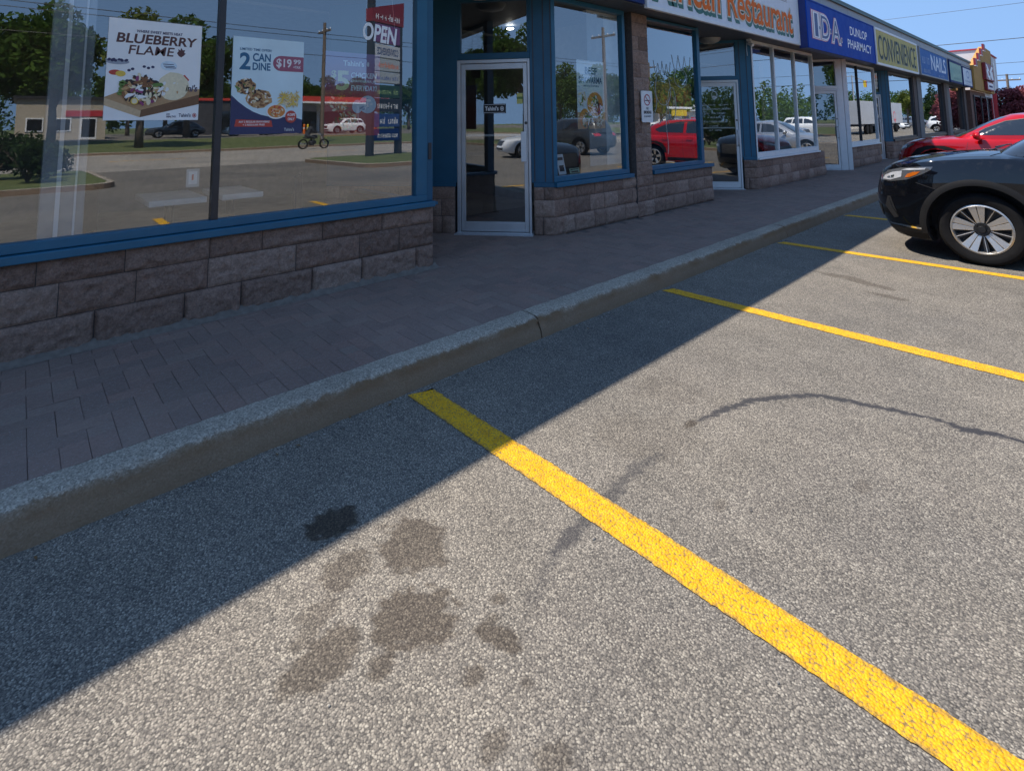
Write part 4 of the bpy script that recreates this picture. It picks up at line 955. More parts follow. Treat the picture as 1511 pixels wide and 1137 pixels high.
def make_car(name, label, cat, paint, sp, detail=True, group=None, trim=None):
    L, Wd, H = sp['L'], sp['W'], sp['H']; hw = Wd/2; zt = sp['top']; zb = sp['bot']; hubs = sp['hubs']; R = sp['R']; RA = R+sp.get('gap', .075)
    root = empty(name, (0,0,0), label, cat, group)
    def plan(x):
        xn, xr = sp['nose'], sp['tail']; p, q = 2.6, sp.get('q', 2.2)
        k = 1.
        if x < xn: k = max(0, 1-(1-x/xn)**p)**(1/q)
        elif x > L-xr: k = max(0, 1-(1-(L-x)/xr)**p)**(1/q)
        return hw*k*(1-.0*x)
    def push(x, z, top):
        f = max(0, 1-x/.95)**1.6; r = max(0, 1-(L-x)/.8)**1.5
        return f*interp(sp['face'], z/top) - r*interp(sp.get('back', [(0,.12),(.35,.03),(.6,0),(.9,.05),(1,.12)]), z/top)
    N = 84 if detail else 44; xs = [L*(.5-.5*cos(pi*i/N)) for i in range(N+1)]
    K = 30 if detail else 20
    vs = []; rows = []
    for x in xs:
        w = max(plan(x), .004); T = interp(zt, x); B = interp(zb, x); sh = T-sp['crown']*min(1, w/hw*1.1); mid = B+(sh-B)*.55
        ctrl = [(0,B),(.78*w,B),(.93*w,B+.02),(.982*w,B+.12),(.992*w,B+(sh-B)*.38),(w,mid),(.990*w,sh-.13),(.965*w,sh-.045),(.925*w,sh-.008),(.84*w,sh+.010),(.62*w,sh+.6*(T-sh)),(.30*w,sh+.93*(T-sh)),(0,T)]
        d = [0]
        for a, b in zip(ctrl, ctrl[1:]): d.append(d[-1]+math.hypot(b[0]-a[0], b[1]-a[1])+1e-6)
        ty = list(zip(d, [c[0] for c in ctrl])); tz = list(zip(d, [c[1] for c in ctrl])); row = []
        for k in range(K+1):
            s = d[-1]*k/K; y, z = interp(ty, s), interp(tz, s)
            row.append((x+push(x, z, T), max(0, y) if 0 < k < K else 0, z))
        rows.append(row)
    for row in rows:
        ring = row + [(a, -b, c) for a, b, c in row[1:-1]][::-1]; vs.append(ring)
    M = len(vs[0]); flat = [p for r in vs for p in r]; fs = []
    for i in range(N):
        for k in range(M): fs.append((i*M+k, i*M+(k+1) % M, (i+1)*M+(k+1) % M, (i+1)*M+k))
    fs.append(tuple(range(M))[::-1]); fs.append(tuple(N*M+k for k in range(M)))
    mb = MB(); mb.add(flat, fs, 0); body = mb.build('body', [paint, DARKP], root)
    # wheel wells
    cut = MB()
    for hx in hubs:
        for s in (-1, 1): cut.lathe([(0,-.3),(RA,-.3),(RA,.3),(0,.3)], (hx, s*(hw-.02), R), (0,1,0), 64)
    co = cut.build('well_cutter', DARKP)
    md = body.modifiers.new('wells', 'BOOLEAN'); md.operation = 'DIFFERENCE'; md.solver = 'EXACT'; md.object = co
    dg = bpy.context.evaluated_depsgraph_get(); me = bpy.data.meshes.new_from_object(body.evaluated_get(dg))
    body.modifiers.clear(); old = body.data; body.data = me; bpy.data.meshes.remove(old); bpy.data.objects.remove(co)
    if len(me.materials) == 0: me.materials.append(paint); me.materials.append(DARKP)
    elif len(me.materials) == 1: me.materials.append(DARKP)
    for p in me.polygons:
        c = p.center; p.material_index = 0; p.use_smooth = True
        for hx in hubs:
            if math.hypot(c.x-hx, c.z-R) < RA-.0003 and abs(c.y) > hw-.40: p.material_index = 1
        if p.normal.z < -.9 and c.z < .45: p.material_index = 1
    me.set_sharp_from_angle(angle=radians(38))
    # greenhouse
    gh = sp['gh']; levels = 22; nr = 72; gv = []; gf = []
    def ringpt(t, lev):
        z = interp(gh['z'], lev); xf = interp(gh['xf'], lev); xr = interp(gh['xr'], lev); w = interp(gh['w'], lev)
        a = 2*pi*t; e = 2/interp(gh.get('pow', [(0,5.),(1,4.)]), lev); cx, sx = cos(a), sin(a)
        x = (xf+xr)/2 - (xr-xf)/2*math.copysign(abs(cx)**e, cx); y = w*math.copysign(abs(sx)**e, sx)
        bow = gh.get('bow', .10)*(1-(y/w)**2)*lev if w else 0
        taper = 1-gh.get('rtaper', .10)*max(0, (x-(xf+xr)/2)/((xr-xf)/2))**2
        return (x, y*taper, z+.035*lev*(1-(abs(y)/w)**2)-gh.get('drop', .05)*lev*max(0, (x-(xf*.6+xr*.4))/(xr-xf))**2)
    for i in range(levels+1):
        lev = i/levels
        for k in range(nr): gv.append(ringpt(k/nr, lev))
    for i in range(levels):
        for k in range(nr): gf.append((i*nr+k, (i+1)*nr+k, (i+1)*nr+(k+1) % nr, i*nr+(k+1) % nr))
    top = levels*nr; q = 8; last = top
    cx = sum(gv[top+k][0] for k in range(nr))/nr
    for j in range(1, q+1):
        s = 1-j/q; b = len(gv)
        for k in range(nr):
            x, y, z = gv[top+k]; rise = .055*(1-s*s)
            yy = y*s; gv.append((cx+(x-cx)*s, yy, z+rise))
        for k in range(nr): gf.append((last+k, b+k, b+(k+1) % nr, last+(k+1) % nr))
        last = b
    m = MB(); m.add(gv, [f[::-1] for f in gf], 0); ghm = m.build('cabin', paint, root, smooth=True, sharp=50)
    bm_v = [v.co.copy() for v in me.vertices]; bm_f = [tuple(p.vertices) for p in me.polygons]
    BB = BVHTree.FromPolygons(bm_v, bm_f); GB = BVHTree.FromPolygons([Vector(v) for v in gv], gf)
    def patch(nm, pts, mat, tree, view='side', side=-1, off=.004, step=.035, parent=root, smooth=True, edge=None):
        """piece of skin lying on the body: polygon drawn in side (x,z), front (y,z) or top (x,y) view"""
        P2 = []; 
        for (a, b), (c, d) in zip(pts, pts[1:]+pts[:1]):
            n = max(1, int(math.hypot(c-a, d-b)/step)); P2 += [(a+(c-a)*i/n, b+(d-b)*i/n) for i in range(n)]
        nb = len(P2); xs_ = [p[0] for p in P2]; ys_ = [p[1] for p in P2]
        def inside(x, y):
            r = False
            for i in range(nb):
                (x1, y1), (x2, y2) = P2[i], P2[i-1]
                if (y1 > y) != (y2 > y) and x < (x2-x1)*(y-y1)/(y2-y1)+x1: r = not r
            return r
        x = min(xs_)+step*.5
        pts2 = [Vector(p) for p in P2]
        while x < max(xs_):
            y = min(ys_)+step*.5
            while y < max(ys_):
                if inside(x, y) and min((Vector((x,y))-p).length for p in pts2[:nb]) > step*.4: pts2.append(Vector((x, y)))
                y += step
            x += step
        rv, re, rf, *_ = delaunay_2d_cdt(pts2, [(i, (i+1) % nb) for i in range(nb)], [list(range(nb))], 1, 1e-5)
        out = []; ok = []
        for p in rv:
            if view == 'side': o, d = Vector((p.x, side*3, p.y)), Vector((0, -side, 0))
            elif view == 'front': o, d = Vector((-2, p.x, p.y)), Vector((1,0,0))
            elif view == 'rear': o, d = Vector((L+2, p.x, p.y)), Vector((-1,0,0))
            else: o, d = Vector((p.x, p.y, 4)), Vector((0,0,-1))
            h = tree.ray_cast(o, d)
            if h[0] is None: out.append(o); ok.append(False)
            else:
                n = h[1] if h[1].dot(d) < 0 else -h[1]
                out.append(h[0] + (n*.6-d*.4)*off); ok.append(True)
        mm = MB(); 
        ff = [f for f in rf if all(ok[i] for i in f)]
        if not ff: return None
        a, b, c = (out[i] for i in ff[0][:3]); dd = Vector((0,-side,0)) if view == 'side' else d
        if (b-a).cross(c-a).dot(dd) > 0: ff = [tuple(reversed(f)) for f in ff]
        mm.add(out, ff, 0); return mm.build(nm, mat, parent, smooth=smooth)
    def strip(nm, pts, w, mat, tree, view='side', side=-1, off=.003, parent=root, step=.04):
        """thin line on the skin"""
        Q = []
        for (a, b), (c, d) in zip(pts, pts[1:]):
            n = max(1, int(math.hypot(c-a, d-b)/step)); Q += [Vector((a+(c-a)*i/n, b+(d-b)*i/n)) for i in range(n)]
        Q.append(Vector(pts[-1])); mm = MB(); prev = None; vs_ = []; fs_ = []
        for i, p in enumerate(Q):
            t = (Q[min(i+1, len(Q)-1)]-Q[max(0, i-1)]).normalized(); n = Vector((-t.y, t.x)); r = []
            for s in (-.5, .5):
                e = p+n*w*s
                if view == 'side': o, d = Vector((e.x, side*3, e.y)), Vector((0,-side,0))
                elif view == 'front': o, d = Vector((-2, e.x, e.y)), Vector((1,0,0))
                else: o, d = Vector((e.x, e.y, 4)), Vector((0,0,-1))
                h = tree.ray_cast(o, d)
                if h[0] is None: r = None; break
                r.append(h[0]-d*off)
            if r:
                b = len(vs_); vs_ += r
                if prev is not None: fs_.append((prev, prev+1, b+1, b))
                prev = b
            else: prev = None
        if fs_: mm.add(vs_, fs_, 0); return mm.build(nm, mat, parent, smooth=True)
    for s in (-1, 1):
        for nm, pts in sp['glass']: patch(nm, pts, CGLASS, GB, 'side', s, .004, .05)
        if detail or s == -1:
            for nm, pts, mt in sp.get('side', []):
                patch(nm, pts, mt, BB, 'side', s, .004 if nm != 'lamp_insert' else .007, .022)
        if detail:
            for pts in sp.get('seams', []): strip('panel_gap', pts, .006, DARKP, BB, 'side', s, .0015)
            for pts, w, mt, nm in sp.get('strips', []): strip(nm, pts, w, mt, BB, 'side', s, .006)
            for pts in sp.get('cabin_seams', []): strip('window_trim', pts, .014, BLACK, GB, 'side', s, .005)
    patch('windshield', sp['ws'], CGLASS, GB, 'front', 1, .004, .05)
    patch('rear_window', sp['rw'], CGLASS, GB, 'rear', 1, .004, .06)
    for nm, pts, mt in sp.get('front', []): patch(nm, pts, mt, BB, 'front', 1, .005, .03)
    for nm, pts, mt in sp.get('rear', []): patch(nm, pts, mt, BB, 'rear', 1, .005, .04)
    if detail:
        for pts in sp.get('hood_seams', []): strip('hood_gap', pts, .007, DARKP, BB, 'top', 1, .002)
    # arch trims
    if trim:
        for hx in hubs:
            for s in (-1, 1):
                vs_ = []; fs_ = []; n = 40; a0, a1 = radians(-12), radians(192)
                for i in range(n+1):
                    a = a0+(a1-a0)*i/n; c = []
                    for r in (RA-.004, RA+.004, RA+.03, RA+.058):
                        o = Vector((hx+r*cos(a), s*3, R+r*sin(a))); h = BB.ray_cast(o, Vector((0,-s,0)))
                        rr = Vector((hx+(r+.01)*cos(a), s*3, R+(r+.01)*sin(a))); h2 = BB.ray_cast(rr, Vector((0,-s,0)))
                        y = max(abs(h[0].y) if h[0] else 0, abs(h2[0].y) if h2[0] else 0)
                        if y < hw*.8: y = hw*.985
                        c.append((o.x, s*(y+(.012 if r < RA+.04 else .003)), o.z))
                    c = [(c[0][0], s*(abs(c[0][1])-.05), c[0][2])]+c
                    b = len(vs_); vs_ += c
                    if i:
                        for k in range(4): f = (b-5+k, b-4+k, b+1+k, b+k); fs_.append(f if s > 0 else f[::-1])
                m = MB(); m.add(vs_, fs_, 0); m.build('arch_trim', trim, root, smooth=True, sharp=50)
    for hx in hubs:
        for s in (-1, 1): wheel(root, (hx, s*(hw-.125-sp.get('inset', .03)), R), R, s, sp.get('spoke', 'double'))
    # mirrors
    mx, mz = sp['mirror']
    for s in (-1, 1):
        m = MB(); m.ell((mx, s*(hw+.075), mz), (.10,.135,.095), 16, 10)
        for i, v in enumerate(m.v):
            if v[0] > mx+.03: m.v[i] = (mx+.03, v[1], v[2])
        m.tube([(mx+.02, s*(hw-.10), mz-.09), (mx, s*(hw+.02), mz-.05)], [.03,.028], 10); mi = m.build('mirror', [paint], root, smooth=True, sharp=60)
        m = MB(); m.lathe([(0,.0015),(.062,.0)], (mx+.0315, s*(hw+.075), mz), (1,0,0), 20); m.build('mirror_glass', CGLASS, mi)
    return root, patch, strip, BB, GB

GH_SUV = dict(z=[(0,1.02),(.3,1.22),(.7,1.50),(1,1.635)], xf=[(0,1.00),(.3,1.30),(.7,1.78),(1,2.08)], xr=[(0,4.58),(.5,4.42),(1,4.18)], w=[(0,.845),(.3,.80),(.7,.70),(1,.62)], drop=.05)
SUV = dict(L=4.70, W=1.88, H=1.72, nose=.80, tail=.55, crown=.055, R=.362, hubs=(1.005, 3.73), gap=.085,
  top=[(0,.84),(.05,.91),(.14,.975),(.28,1.03),(.5,1.075),(.8,1.115),(1.15,1.14),(1.6,1.13),(3.6,1.13),(4.3,1.11),(4.6,1.02),(4.7,.92)],
  bot=[(0,.27),(.12,.20),(.35,.175),(.7,.18),(1.3,.24),(3.2,.25),(4.0,.27),(4.45,.34),(4.7,.44)],
  q=2.9, face=[(0,.15),(.25,.10),(.42,.035),(.6,.0),(.72,.005),(.85,.03),(1,.07)], gh=GH_SUV, mirror=(1.60,1.18),
  glass=[('side_window', [(1.72,1.17),(1.98,1.36),(2.28,1.52),(2.62,1.565),(2.62,1.17)]), ('side_window', [(2.70,1.17),(2.70,1.567),(3.45,1.55),(3.55,1.20),(3.5,1.17)]), ('side_window', [(3.63,1.20),(3.55,1.54),(4.0,1.47),(4.22,1.28),(4.15,1.2)])],
  ws=[(-.74,1.06),(-.66,1.30),(-.50,1.60),(.50,1.60),(.66,1.30),(.74,1.06)], rw=[(-.58,1.2),(-.48,1.52),(.48,1.52),(.58,1.2)],
  hood_seams=[[(.16,-.56),(.4,-.70),(.8,-.775),(1.2,-.80)],[(.16,.56),(.4,.70),(.8,.775),(1.2,.80)]],
  seams=[[(1.50,.30),(1.46,.62),(1.50,1.06)],[(2.66,.30),(2.68,1.08)],[(3.30,.75),(3.46,1.08)],[(.50,.80),(.74,.72)]],
  front=[('grille', [(-.42,.60),(-.50,.86),(.50,.86),(.42,.60)], BLACK), ('lower_grille', [(-.55,.36),(-.60,.50),(.60,.50),(.55,.36)], BLACK)],
  rear=[('tail_light', [(-.80,.86),(-.80,1.0),(-.45,1.0),(-.45,.88)], REDL), ('tail_light', [(.80,.86),(.80,1.0),(.45,1.0),(.45,.88)], REDL)],
  side=[('headlight', [(.10,.785),(.13,.84),(.22,.905),(.36,.945),(.52,.965),(.66,.975),(.64,.94),(.55,.885),(.42,.825),(.26,.79)], LENS),
        ('lamp_insert', [(.15,.80),(.18,.845),(.27,.89),(.375,.915),(.365,.85),(.25,.805)], LAMPIN), ('lamp_insert', [(.20,.815),(.22,.84),(.29,.865),(.30,.83)], CHROME),
        ('lamp_insert', [(.40,.845),(.425,.885),(.48,.91),(.55,.92),(.51,.885),(.45,.855)], AMBER),
        ('lamp_insert', [(.36,.922),(.43,.942),(.60,.960),(.59,.943),(.48,.932)], LAMPIN),
        ('bumper_lip', [(.16,.27),(.26,.205),(.52,.195),(.60,.22),(.585,.30),(.40,.285),(.26,.30)], TRIM),
        ('fog_recess', [(.16,.50),(.20,.62),(.235,.62),(.30,.40),(.25,.38)], BLACK)],
  strips=[([(.13,.335),(.20,.305),(.32,.315),(.58,.31)], .018, CHROME, 'chrome_strip'), ([(.215,.60),(.24,.50),(.30,.41)], .012, plain('gloss_black', (.01,.01,.01), .1, coat=1.), 'fog_trim')])
PBLACK = m_paint('black_car_paint', (.003,.0035,.005), .0, .3); PRED = m_paint('red_car_paint', (.36,.005,.008), .1, .2)
PWHITE = m_paint('white_car_paint', (.72,.72,.71)); PSILV = m_paint('silver_car_paint', (.34,.35,.37), .6, .28); PGREY = m_paint('dark_grey_car_paint', (.05,.055,.06), .4, .25); PBLUE = m_paint('dark_blue_car_paint', (.02,.035,.08), .3, .25)
suv, patch, strip, BB, GB = make_car('parked_car', 'black SUV parked nose to the kerb with silver double-spoke wheels', 'car', PBLACK, SUV, True, 'cars parked along the shops', TRIM)
strip('hood_crease', [(.32,-.52),(.6,-.56),(.95,-.60),(1.1,-.62)], .012, PBLACK, BB, 'top', 1, .006)
# wipers at the windshield foot
m = MB(); m.tube([(1.10,-.60,1.150),(1.16,-.3,1.175),(1.18,.0,1.185)], .007, 6); m.tube([(1.10,-.05,1.165),(1.17,.3,1.18),(1.19,.55,1.175)], .007, 6); m.build('wiper', BLACK, suv)
SUV_POS = (-1.815, 8.105, 0); suv.location = SUV_POS

GH_X = dict(z=[(0,.98),(.3,1.16),(.7,1.40),(1,1.525)], xf=[(0,.98),(.3,1.32),(.7,1.78),(1,2.10)], xr=[(0,4.60),(.5,4.35),(1,3.85)], w=[(0,.845),(.3,.80),(.7,.69),(1,.60)], drop=.11)
CROSS = dict(L=4.71, W=1.88, H=1.62, nose=.75, tail=.6, crown=.07, R=.358, hubs=(.87, 3.85), gap=.07, spoke='single',
  top=[(0,.72),(.05,.82),(.15,.91),(.3,.975),(.55,1.03),(.85,1.065),(1.2,1.08),(1.7,1.09),(3.4,1.11),(4.2,1.10),(4.55,1.0),(4.71,.88)],
  bot=[(0,.30),(.15,.24),(.5,.20),(1.3,.22),(3.3,.22),(4.2,.30),(4.71,.48)],
  face=[(0,.14),(.25,.08),(.45,.01),(.65,.0),(.8,.03),(1,.13)], gh=GH_X, mirror=(1.62,1.10),
  glass=[('side_window', [(1.50,1.105),(1.72,1.255),(2.05,1.40),(2.50,1.468),(2.74,1.47),(2.72,1.12)]), ('side_window', [(2.82,1.125),(2.84,1.47),(3.25,1.445),(3.75,1.30),(3.86,1.22),(3.70,1.15)])],
  cabin_seams=[[(1.46,1.085),(1.72,1.262),(2.05,1.412),(2.5,1.482),(3.0,1.475),(3.5,1.40),(3.86,1.24)]],
  ws=[(-.66,1.06),(-.58,1.28),(-.46,1.50),(.46,1.50),(.58,1.28),(.66,1.06)], rw=[(-.55,1.15),(-.42,1.42),(.42,1.42),(.55,1.15)],
  hood_seams=[[(.14,-.5),(.4,-.68),(.8,-.76),(1.15,-.78)],[(.14,.5),(.4,.68),(.8,.76),(1.15,.78)]],
  seams=[[(1.42,.28),(1.38,.7),(1.44,1.0)],[(2.78,.28),(2.80,1.06)],[(3.42,.8),(3.55,1.06)]],
  front=[('grille', [(-.45,.52),(-.52,.74),(.52,.74),(.45,.52)], BLACK), ('lower_grille', [(-.5,.34),(-.56,.44),(.56,.44),(.5,.34)], BLACK)],
  rear=[('tail_light', [(-.82,.84),(-.82,.99),(-.62,.99),(-.62,.84)], REDL), ('tail_light', [(.82,.84),(.82,.99),(.62,.99),(.62,.84)], REDL)],
  side=[('headlight', [(.11,.74),(.14,.81),(.30,.885),(.48,.92),(.46,.88),(.32,.80)], LENS), ('lamp_insert', [(.15,.77),(.17,.81),(.30,.865),(.32,.82)], LAMPIN),
        ('arch_cladding', [(.38,.50),(.40,.66),(.52,.80),(.72,.87),(1.02,.87),(1.22,.80),(1.36,.64),(1.38,.42),(1.30,.42),(1.28,.50),(1.22,.62),(1.08,.76),(.87,.82),(.66,.76),(.52,.62),(.46,.50)], TRIM),
        ('arch_cladding', [(3.36,.50),(3.38,.66),(3.50,.80),(3.70,.87),(4.0,.87),(4.2,.80),(4.34,.64),(4.36,.45),(4.28,.45),(4.26,.50),(4.20,.62),(4.06,.76),(3.85,.82),(3.64,.76),(3.50,.62),(3.44,.50)], TRIM),
        ('sill_trim', [(1.36,.24),(1.38,.36),(3.34,.36),(3.36,.26)], TRIM), ('fog_recess', [(.12,.42),(.15,.52),(.28,.46),(.26,.38)], BLACK), ('reflector', [(.19,.55),(.20,.58),(.28,.60),(.28,.57)], AMBER)],
  strips=[([(1.95,.985),(2.12,.99)], .028, PRED, 'door_handle')])
red, patch2, strip2, BB2, GB2 = make_car('parked_car', 'bright red crossover parked beyond the black car, nose over the kerb', 'car', PRED, CROSS, True, 'cars parked along the shops')
m = MB()
for s in (-1, 1):
    for x in (2.42, 3.28): m.tube([(x, s*.945, .97), (x+.03, s*.962, .975), (x+.17, s*.962, .98), (x+.20, s*.945, .98)], .013, 8)
m.build('door_handle', PRED, red, smooth=True)
red.location = (-3.22, 16.12, 0)

def children(o): return [c for c in bpy.data.objects if c.parent == o]
def copy_tree(o, parent=None, paint=None, old=None):
    c = o.copy(); COL.objects.link(c)
    if parent is not None: c.parent = parent; c.matrix_parent_inverse = o.matrix_parent_inverse.copy()
    if paint and c.type == 'MESH':
        for i, sl in enumerate(c.material_slots):
            if sl.material == old: sl.link = 'OBJECT'; sl.material = paint
    for ch in children(o): copy_tree(ch, c, paint, old)
    return c
# plainer cars for the far rows that only show in the shop glass
SEDAN = dict(CROSS); SEDAN.update(L=4.6, R=.325, hubs=(.92, 3.65), gap=.06, side=CROSS['side'][:2],
  top=[(0,.62),(.06,.72),(.2,.80),(.5,.86),(1.0,.91),(1.5,.94),(3.3,.96),(4.0,.95),(4.45,.86),(4.6,.72)], face=[(0,.12),(.25,.06),(.5,.0),(.7,.0),(1,.12)],
  gh=dict(z=[(0,.88),(.3,1.05),(.7,1.29),(1,1.39)], xf=[(0,1.2),(.3,1.5),(.7,1.95),(1,2.2)], xr=[(0,4.3),(.5,3.9),(1,3.45)], w=[(0,.80),(.3,.75),(.7,.65),(1,.58)], drop=.06),
  mirror=(1.68,.98), glass=[('side_window', [(1.72,.98),(2.02,1.16),(2.35,1.31),(2.72,1.34),(2.72,.98)]), ('side_window', [(2.80,.98),(2.80,1.34),(3.2,1.32),(3.65,1.1),(3.7,.99)])],
  ws=[(-.6,.95),(-.53,1.15),(-.43,1.36),(.43,1.36),(.53,1.15),(.6,.95)], rw=[(-.5,1.0),(-.4,1.3),(.4,1.3),(.5,1.0)])
sed, *_ = make_car('parked_car', 'white sedan parked in the second row across the lot', 'car', PWHITE, SEDAN, False, 'cars seen in the shop glass')
sed.location = (5.2, 27.2, 0)
suvs, *_ = make_car('parked_car', 'dark grey SUV parked in the second row across the lot', 'car', PGREY, dict(SUV, side=SUV['side'][:2], strips=[], seams=[]), False, 'cars seen in the shop glass', TRIM)
suvs.location = (10.4, 19.6, 0); suvs.rotation_euler.z = pi
for src, paint, old, loc, rz, lab in (
    (sed, PSILV, PWHITE, (-2.25, 24.1, 0), 0, 'silver sedan parked at the kerb two stalls beyond the red car'),
    (sed, PRED, PWHITE, (5.2, 33.0, 0), 0, 'red sedan parked in the second row across the lot'),
    (suvs, PWHITE, PGREY, (4.6, 49.5, 0), .0, 'white SUV parked near the white trailer'),
    (suvs, PBLUE, PGREY, (10.2, 36.2, 0), pi, 'dark blue SUV parked in the second row beside the red sedan'),
    (sed, PWHITE, PWHITE, (2.6, -10.5, 0), .25, 'white sedan parked behind the camera, seen in the nearest door glass'),
    (sed, PSILV, PWHITE, (5.3, 44.0, 0), .0, 'silver sedan parked in the second row near the trailer'),
    (sed, PWHITE, PWHITE, (46.5, 14.0, .62), 1.57, 'white sedan parked at the filling station left of the canopy'),
    (suvs, PWHITE, PGREY, (47.5, 24.3, .62), 1.5, 'white SUV stopped under the red filling station canopy'),
    (sed, PGREY, PWHITE, (46.5, 7.9, .62), 1.6, 'dark sedan parked between the beige building and the canopy'),
    (suvs, PWHITE, PGREY, (-2.2, 70.5, 0), 0, 'white SUV parked beyond the gold gable'),
    (sed, PWHITE, PWHITE, (7.0, 86.0, 0), .3, 'white sedan parked by the spruce far down the lot'),
    (suvs, PSILV, PGREY, (6.5, 101.0, 0), .2, 'silver SUV parked beyond the spruce far down the lot')):
    c = copy_tree(src, None, paint, old); c.location = loc; c.rotation_euler.z = rz; c['label'] = lab
# ------------------------------------------------------------------ the far gable building
GOLD = plain('gold_stucco', (.40,.22,.05), .8, var=.08, scale=2, bump=.1); DRED = plain('dark_red_metal', (.22,.012,.02), .45); BRED = plain('red_wall', (.45,.03,.04), .6)
r = empty('gable_building', (-9, 44, 0), 'gold stucco eatery with red stepped trim and a white side wall past the last shop', 'building')
m = MB(); m.box(-16, -4.2, 44.8, 53, .0, 5.80); m.build('wall', plain('white_stucco', (.62,.62,.62), .8, var=.05), r)
m = MB(); m.box(-16, -4.12, 44.74, 53.05, 5.80, 5.88); m.build('roof_trim', BRED, r)
g = MB(); pts = [(38.42,3.0),(47.5,3.0),(47.5,5.86),(43.7,5.86),(38.42,4.35)]
g.prism([(-3.98, y, z) for y, z in pts], (.22,0,0)); g.build('gable', GOLD, r)
m = MB(); m.box(-16, -4.22, 38.42, 48.6, .0, 3.0); m.build('wall', plain('brown_brick', (.14,.07,.05), .8, var=.2), r)
m = MB(); m.box(-4.3, -4.02, 48.62, 49.2, 0, 3.1); m.build('corner_wall', BRED, r)
for k in range(4):
    y = 38.5+1.45*k; z = 4.42+.40*k
    m = MB(); m.box(-3.975, -3.88, y+.1, y+.8, z-.06, z+.34); m.box(-3.975, -3.885, y+.1, y+.9, z-.09, z-.061, 1); m.build('step_trim', [DRED, LW], r)
for y in (39.3, 42.3, 45.4):
    f = MB(); f.box(-4.219, -4.16, y, y+2.5, .7, 2.75); w_ = f.build('window_frame', BRONZE, r); f = MB(); f.box(-4.159, -4.15, y+.1, y+2.4, .8, 2.65); f.build('pane', m_glass('far_glass', (.3,.3,.3), .35, .6, 2.) if 'far_glass' not in bpy.data.materials else bpy.data.materials['far_glass'], w_)
f = MB(); f.box(-3.97, -3.80, 42.0, 45.9, 3.72, 4.75); f.box(-3.97, -3.82, 42.3, 45.5, 3.1, 3.64); f.build('sign_box', DRED, r, bev=.02)
P = facade_panel(-3.799, -1.6, 0); m = MB()
for k, pts in enumerate(([(43.9,4.65),(44.4,4.65),(45.2,4.35),(44.6,4.2)],[(46.6,4.68),(47.3,4.62),(45.9,4.15),(45.3,4.25)],[(43.9,4.3),(44.5,4.4),(44.9,4.05),(44.3,3.82)],[(45.5,4.15),(46.8,4.35),(47.2,3.85),(46.2,3.8)],[(44.5,3.98),(45.6,4.05),(45.5,3.78),(44.7,3.76)])): P.polyg(m, pts, .002+k*.001)
m.build('sign_script', LW, r)
P = facade_panel(-3.819, 0, 0); m = MB(); P.rect(m, 42.5, 3.17, 45.35, 3.57, .004, 0); P.rect(m, 43.0, 3.3, 44.8, 3.42, .006, 1); m.build('lower_sign', [LW, NAVY], r)
m = MB(); m.prism([(-3.86, y, z) for y, z in ((46.6,3.2),(47.55,3.35),(47.7,4.1),(47.6,4.9),(47.1,5.4),(46.9,4.9),(47.1,4.0))], (.1,0,0)); m.build('round_trim', WHITE, r)

# ------------------------------------------------------------------ trees
def leaf_mesh(clumps, n, size, seed, flat=.0, squash=1.):
    rd = np.random.default_rng(seed); vs = []; fs = []; tone = []
    tot = sum(c[3]**2*c[4] for c in clumps)
    for (cx, cy, cz, cr, dens) in clumps:
        k = max(6, int(n*cr*cr*dens/tot)); ct = rd.uniform(.0, .5)
        for _ in range(k):
            d = rd.normal(size=3); d /= np.linalg.norm(d); q = cr*(rd.random()**.45)
            p = np.array((cx, cy, cz)) + d*q*np.array((1, 1, squash))
            a = rd.normal(size=3); a /= np.linalg.norm(a); a[2] *= (1-flat); b = np.cross(a, rd.normal(size=3)); b /= np.linalg.norm(b)+1e-9
            s = size*rd.uniform(.6, 1.3); i = len(vs)
            vs += [tuple(p-a*s), tuple(p+b*s*.5), tuple(p+a*s), tuple(p-b*s*.5)]; fs.append((i, i+1, i+2, i+3)); tone += [min(1, ct+rd.random()*.5)]*4
    return vs, fs, tone
BARK = plain('bark', (.11,.085,.065), .9, var=.3, scale=12, bump=.6, bscale=25)
def leaf_obj(name, data, mat, parent):
    vs, fs, tone = data; me = bpy.data.meshes.new(name); o0 = ORG[parent.name]; me.from_pydata([(a-o0[0], b-o0[1], c-o0[2]) for a, b, c in vs], [], fs); me.materials.append(mat)
    at = me.attributes.new('tone', 'FLOAT', 'POINT'); at.data.foreach_set('value', np.array(tone, np.float32))
    o = bpy.data.objects.new(name, me); COL.objects.link(o); o.parent = parent; return o
LG = m_leaf('leaf_green', (.035,.07,.014), (.085,.14,.028)); LY = m_leaf('leaf_yellow_green', (.07,.10,.02), (.17,.19,.045)); LD = m_leaf('leaf_dark', (.018,.038,.014), (.045,.075,.025)); LP = m_leaf('leaf_purple', (.08,.02,.028), (.42,.14,.15))
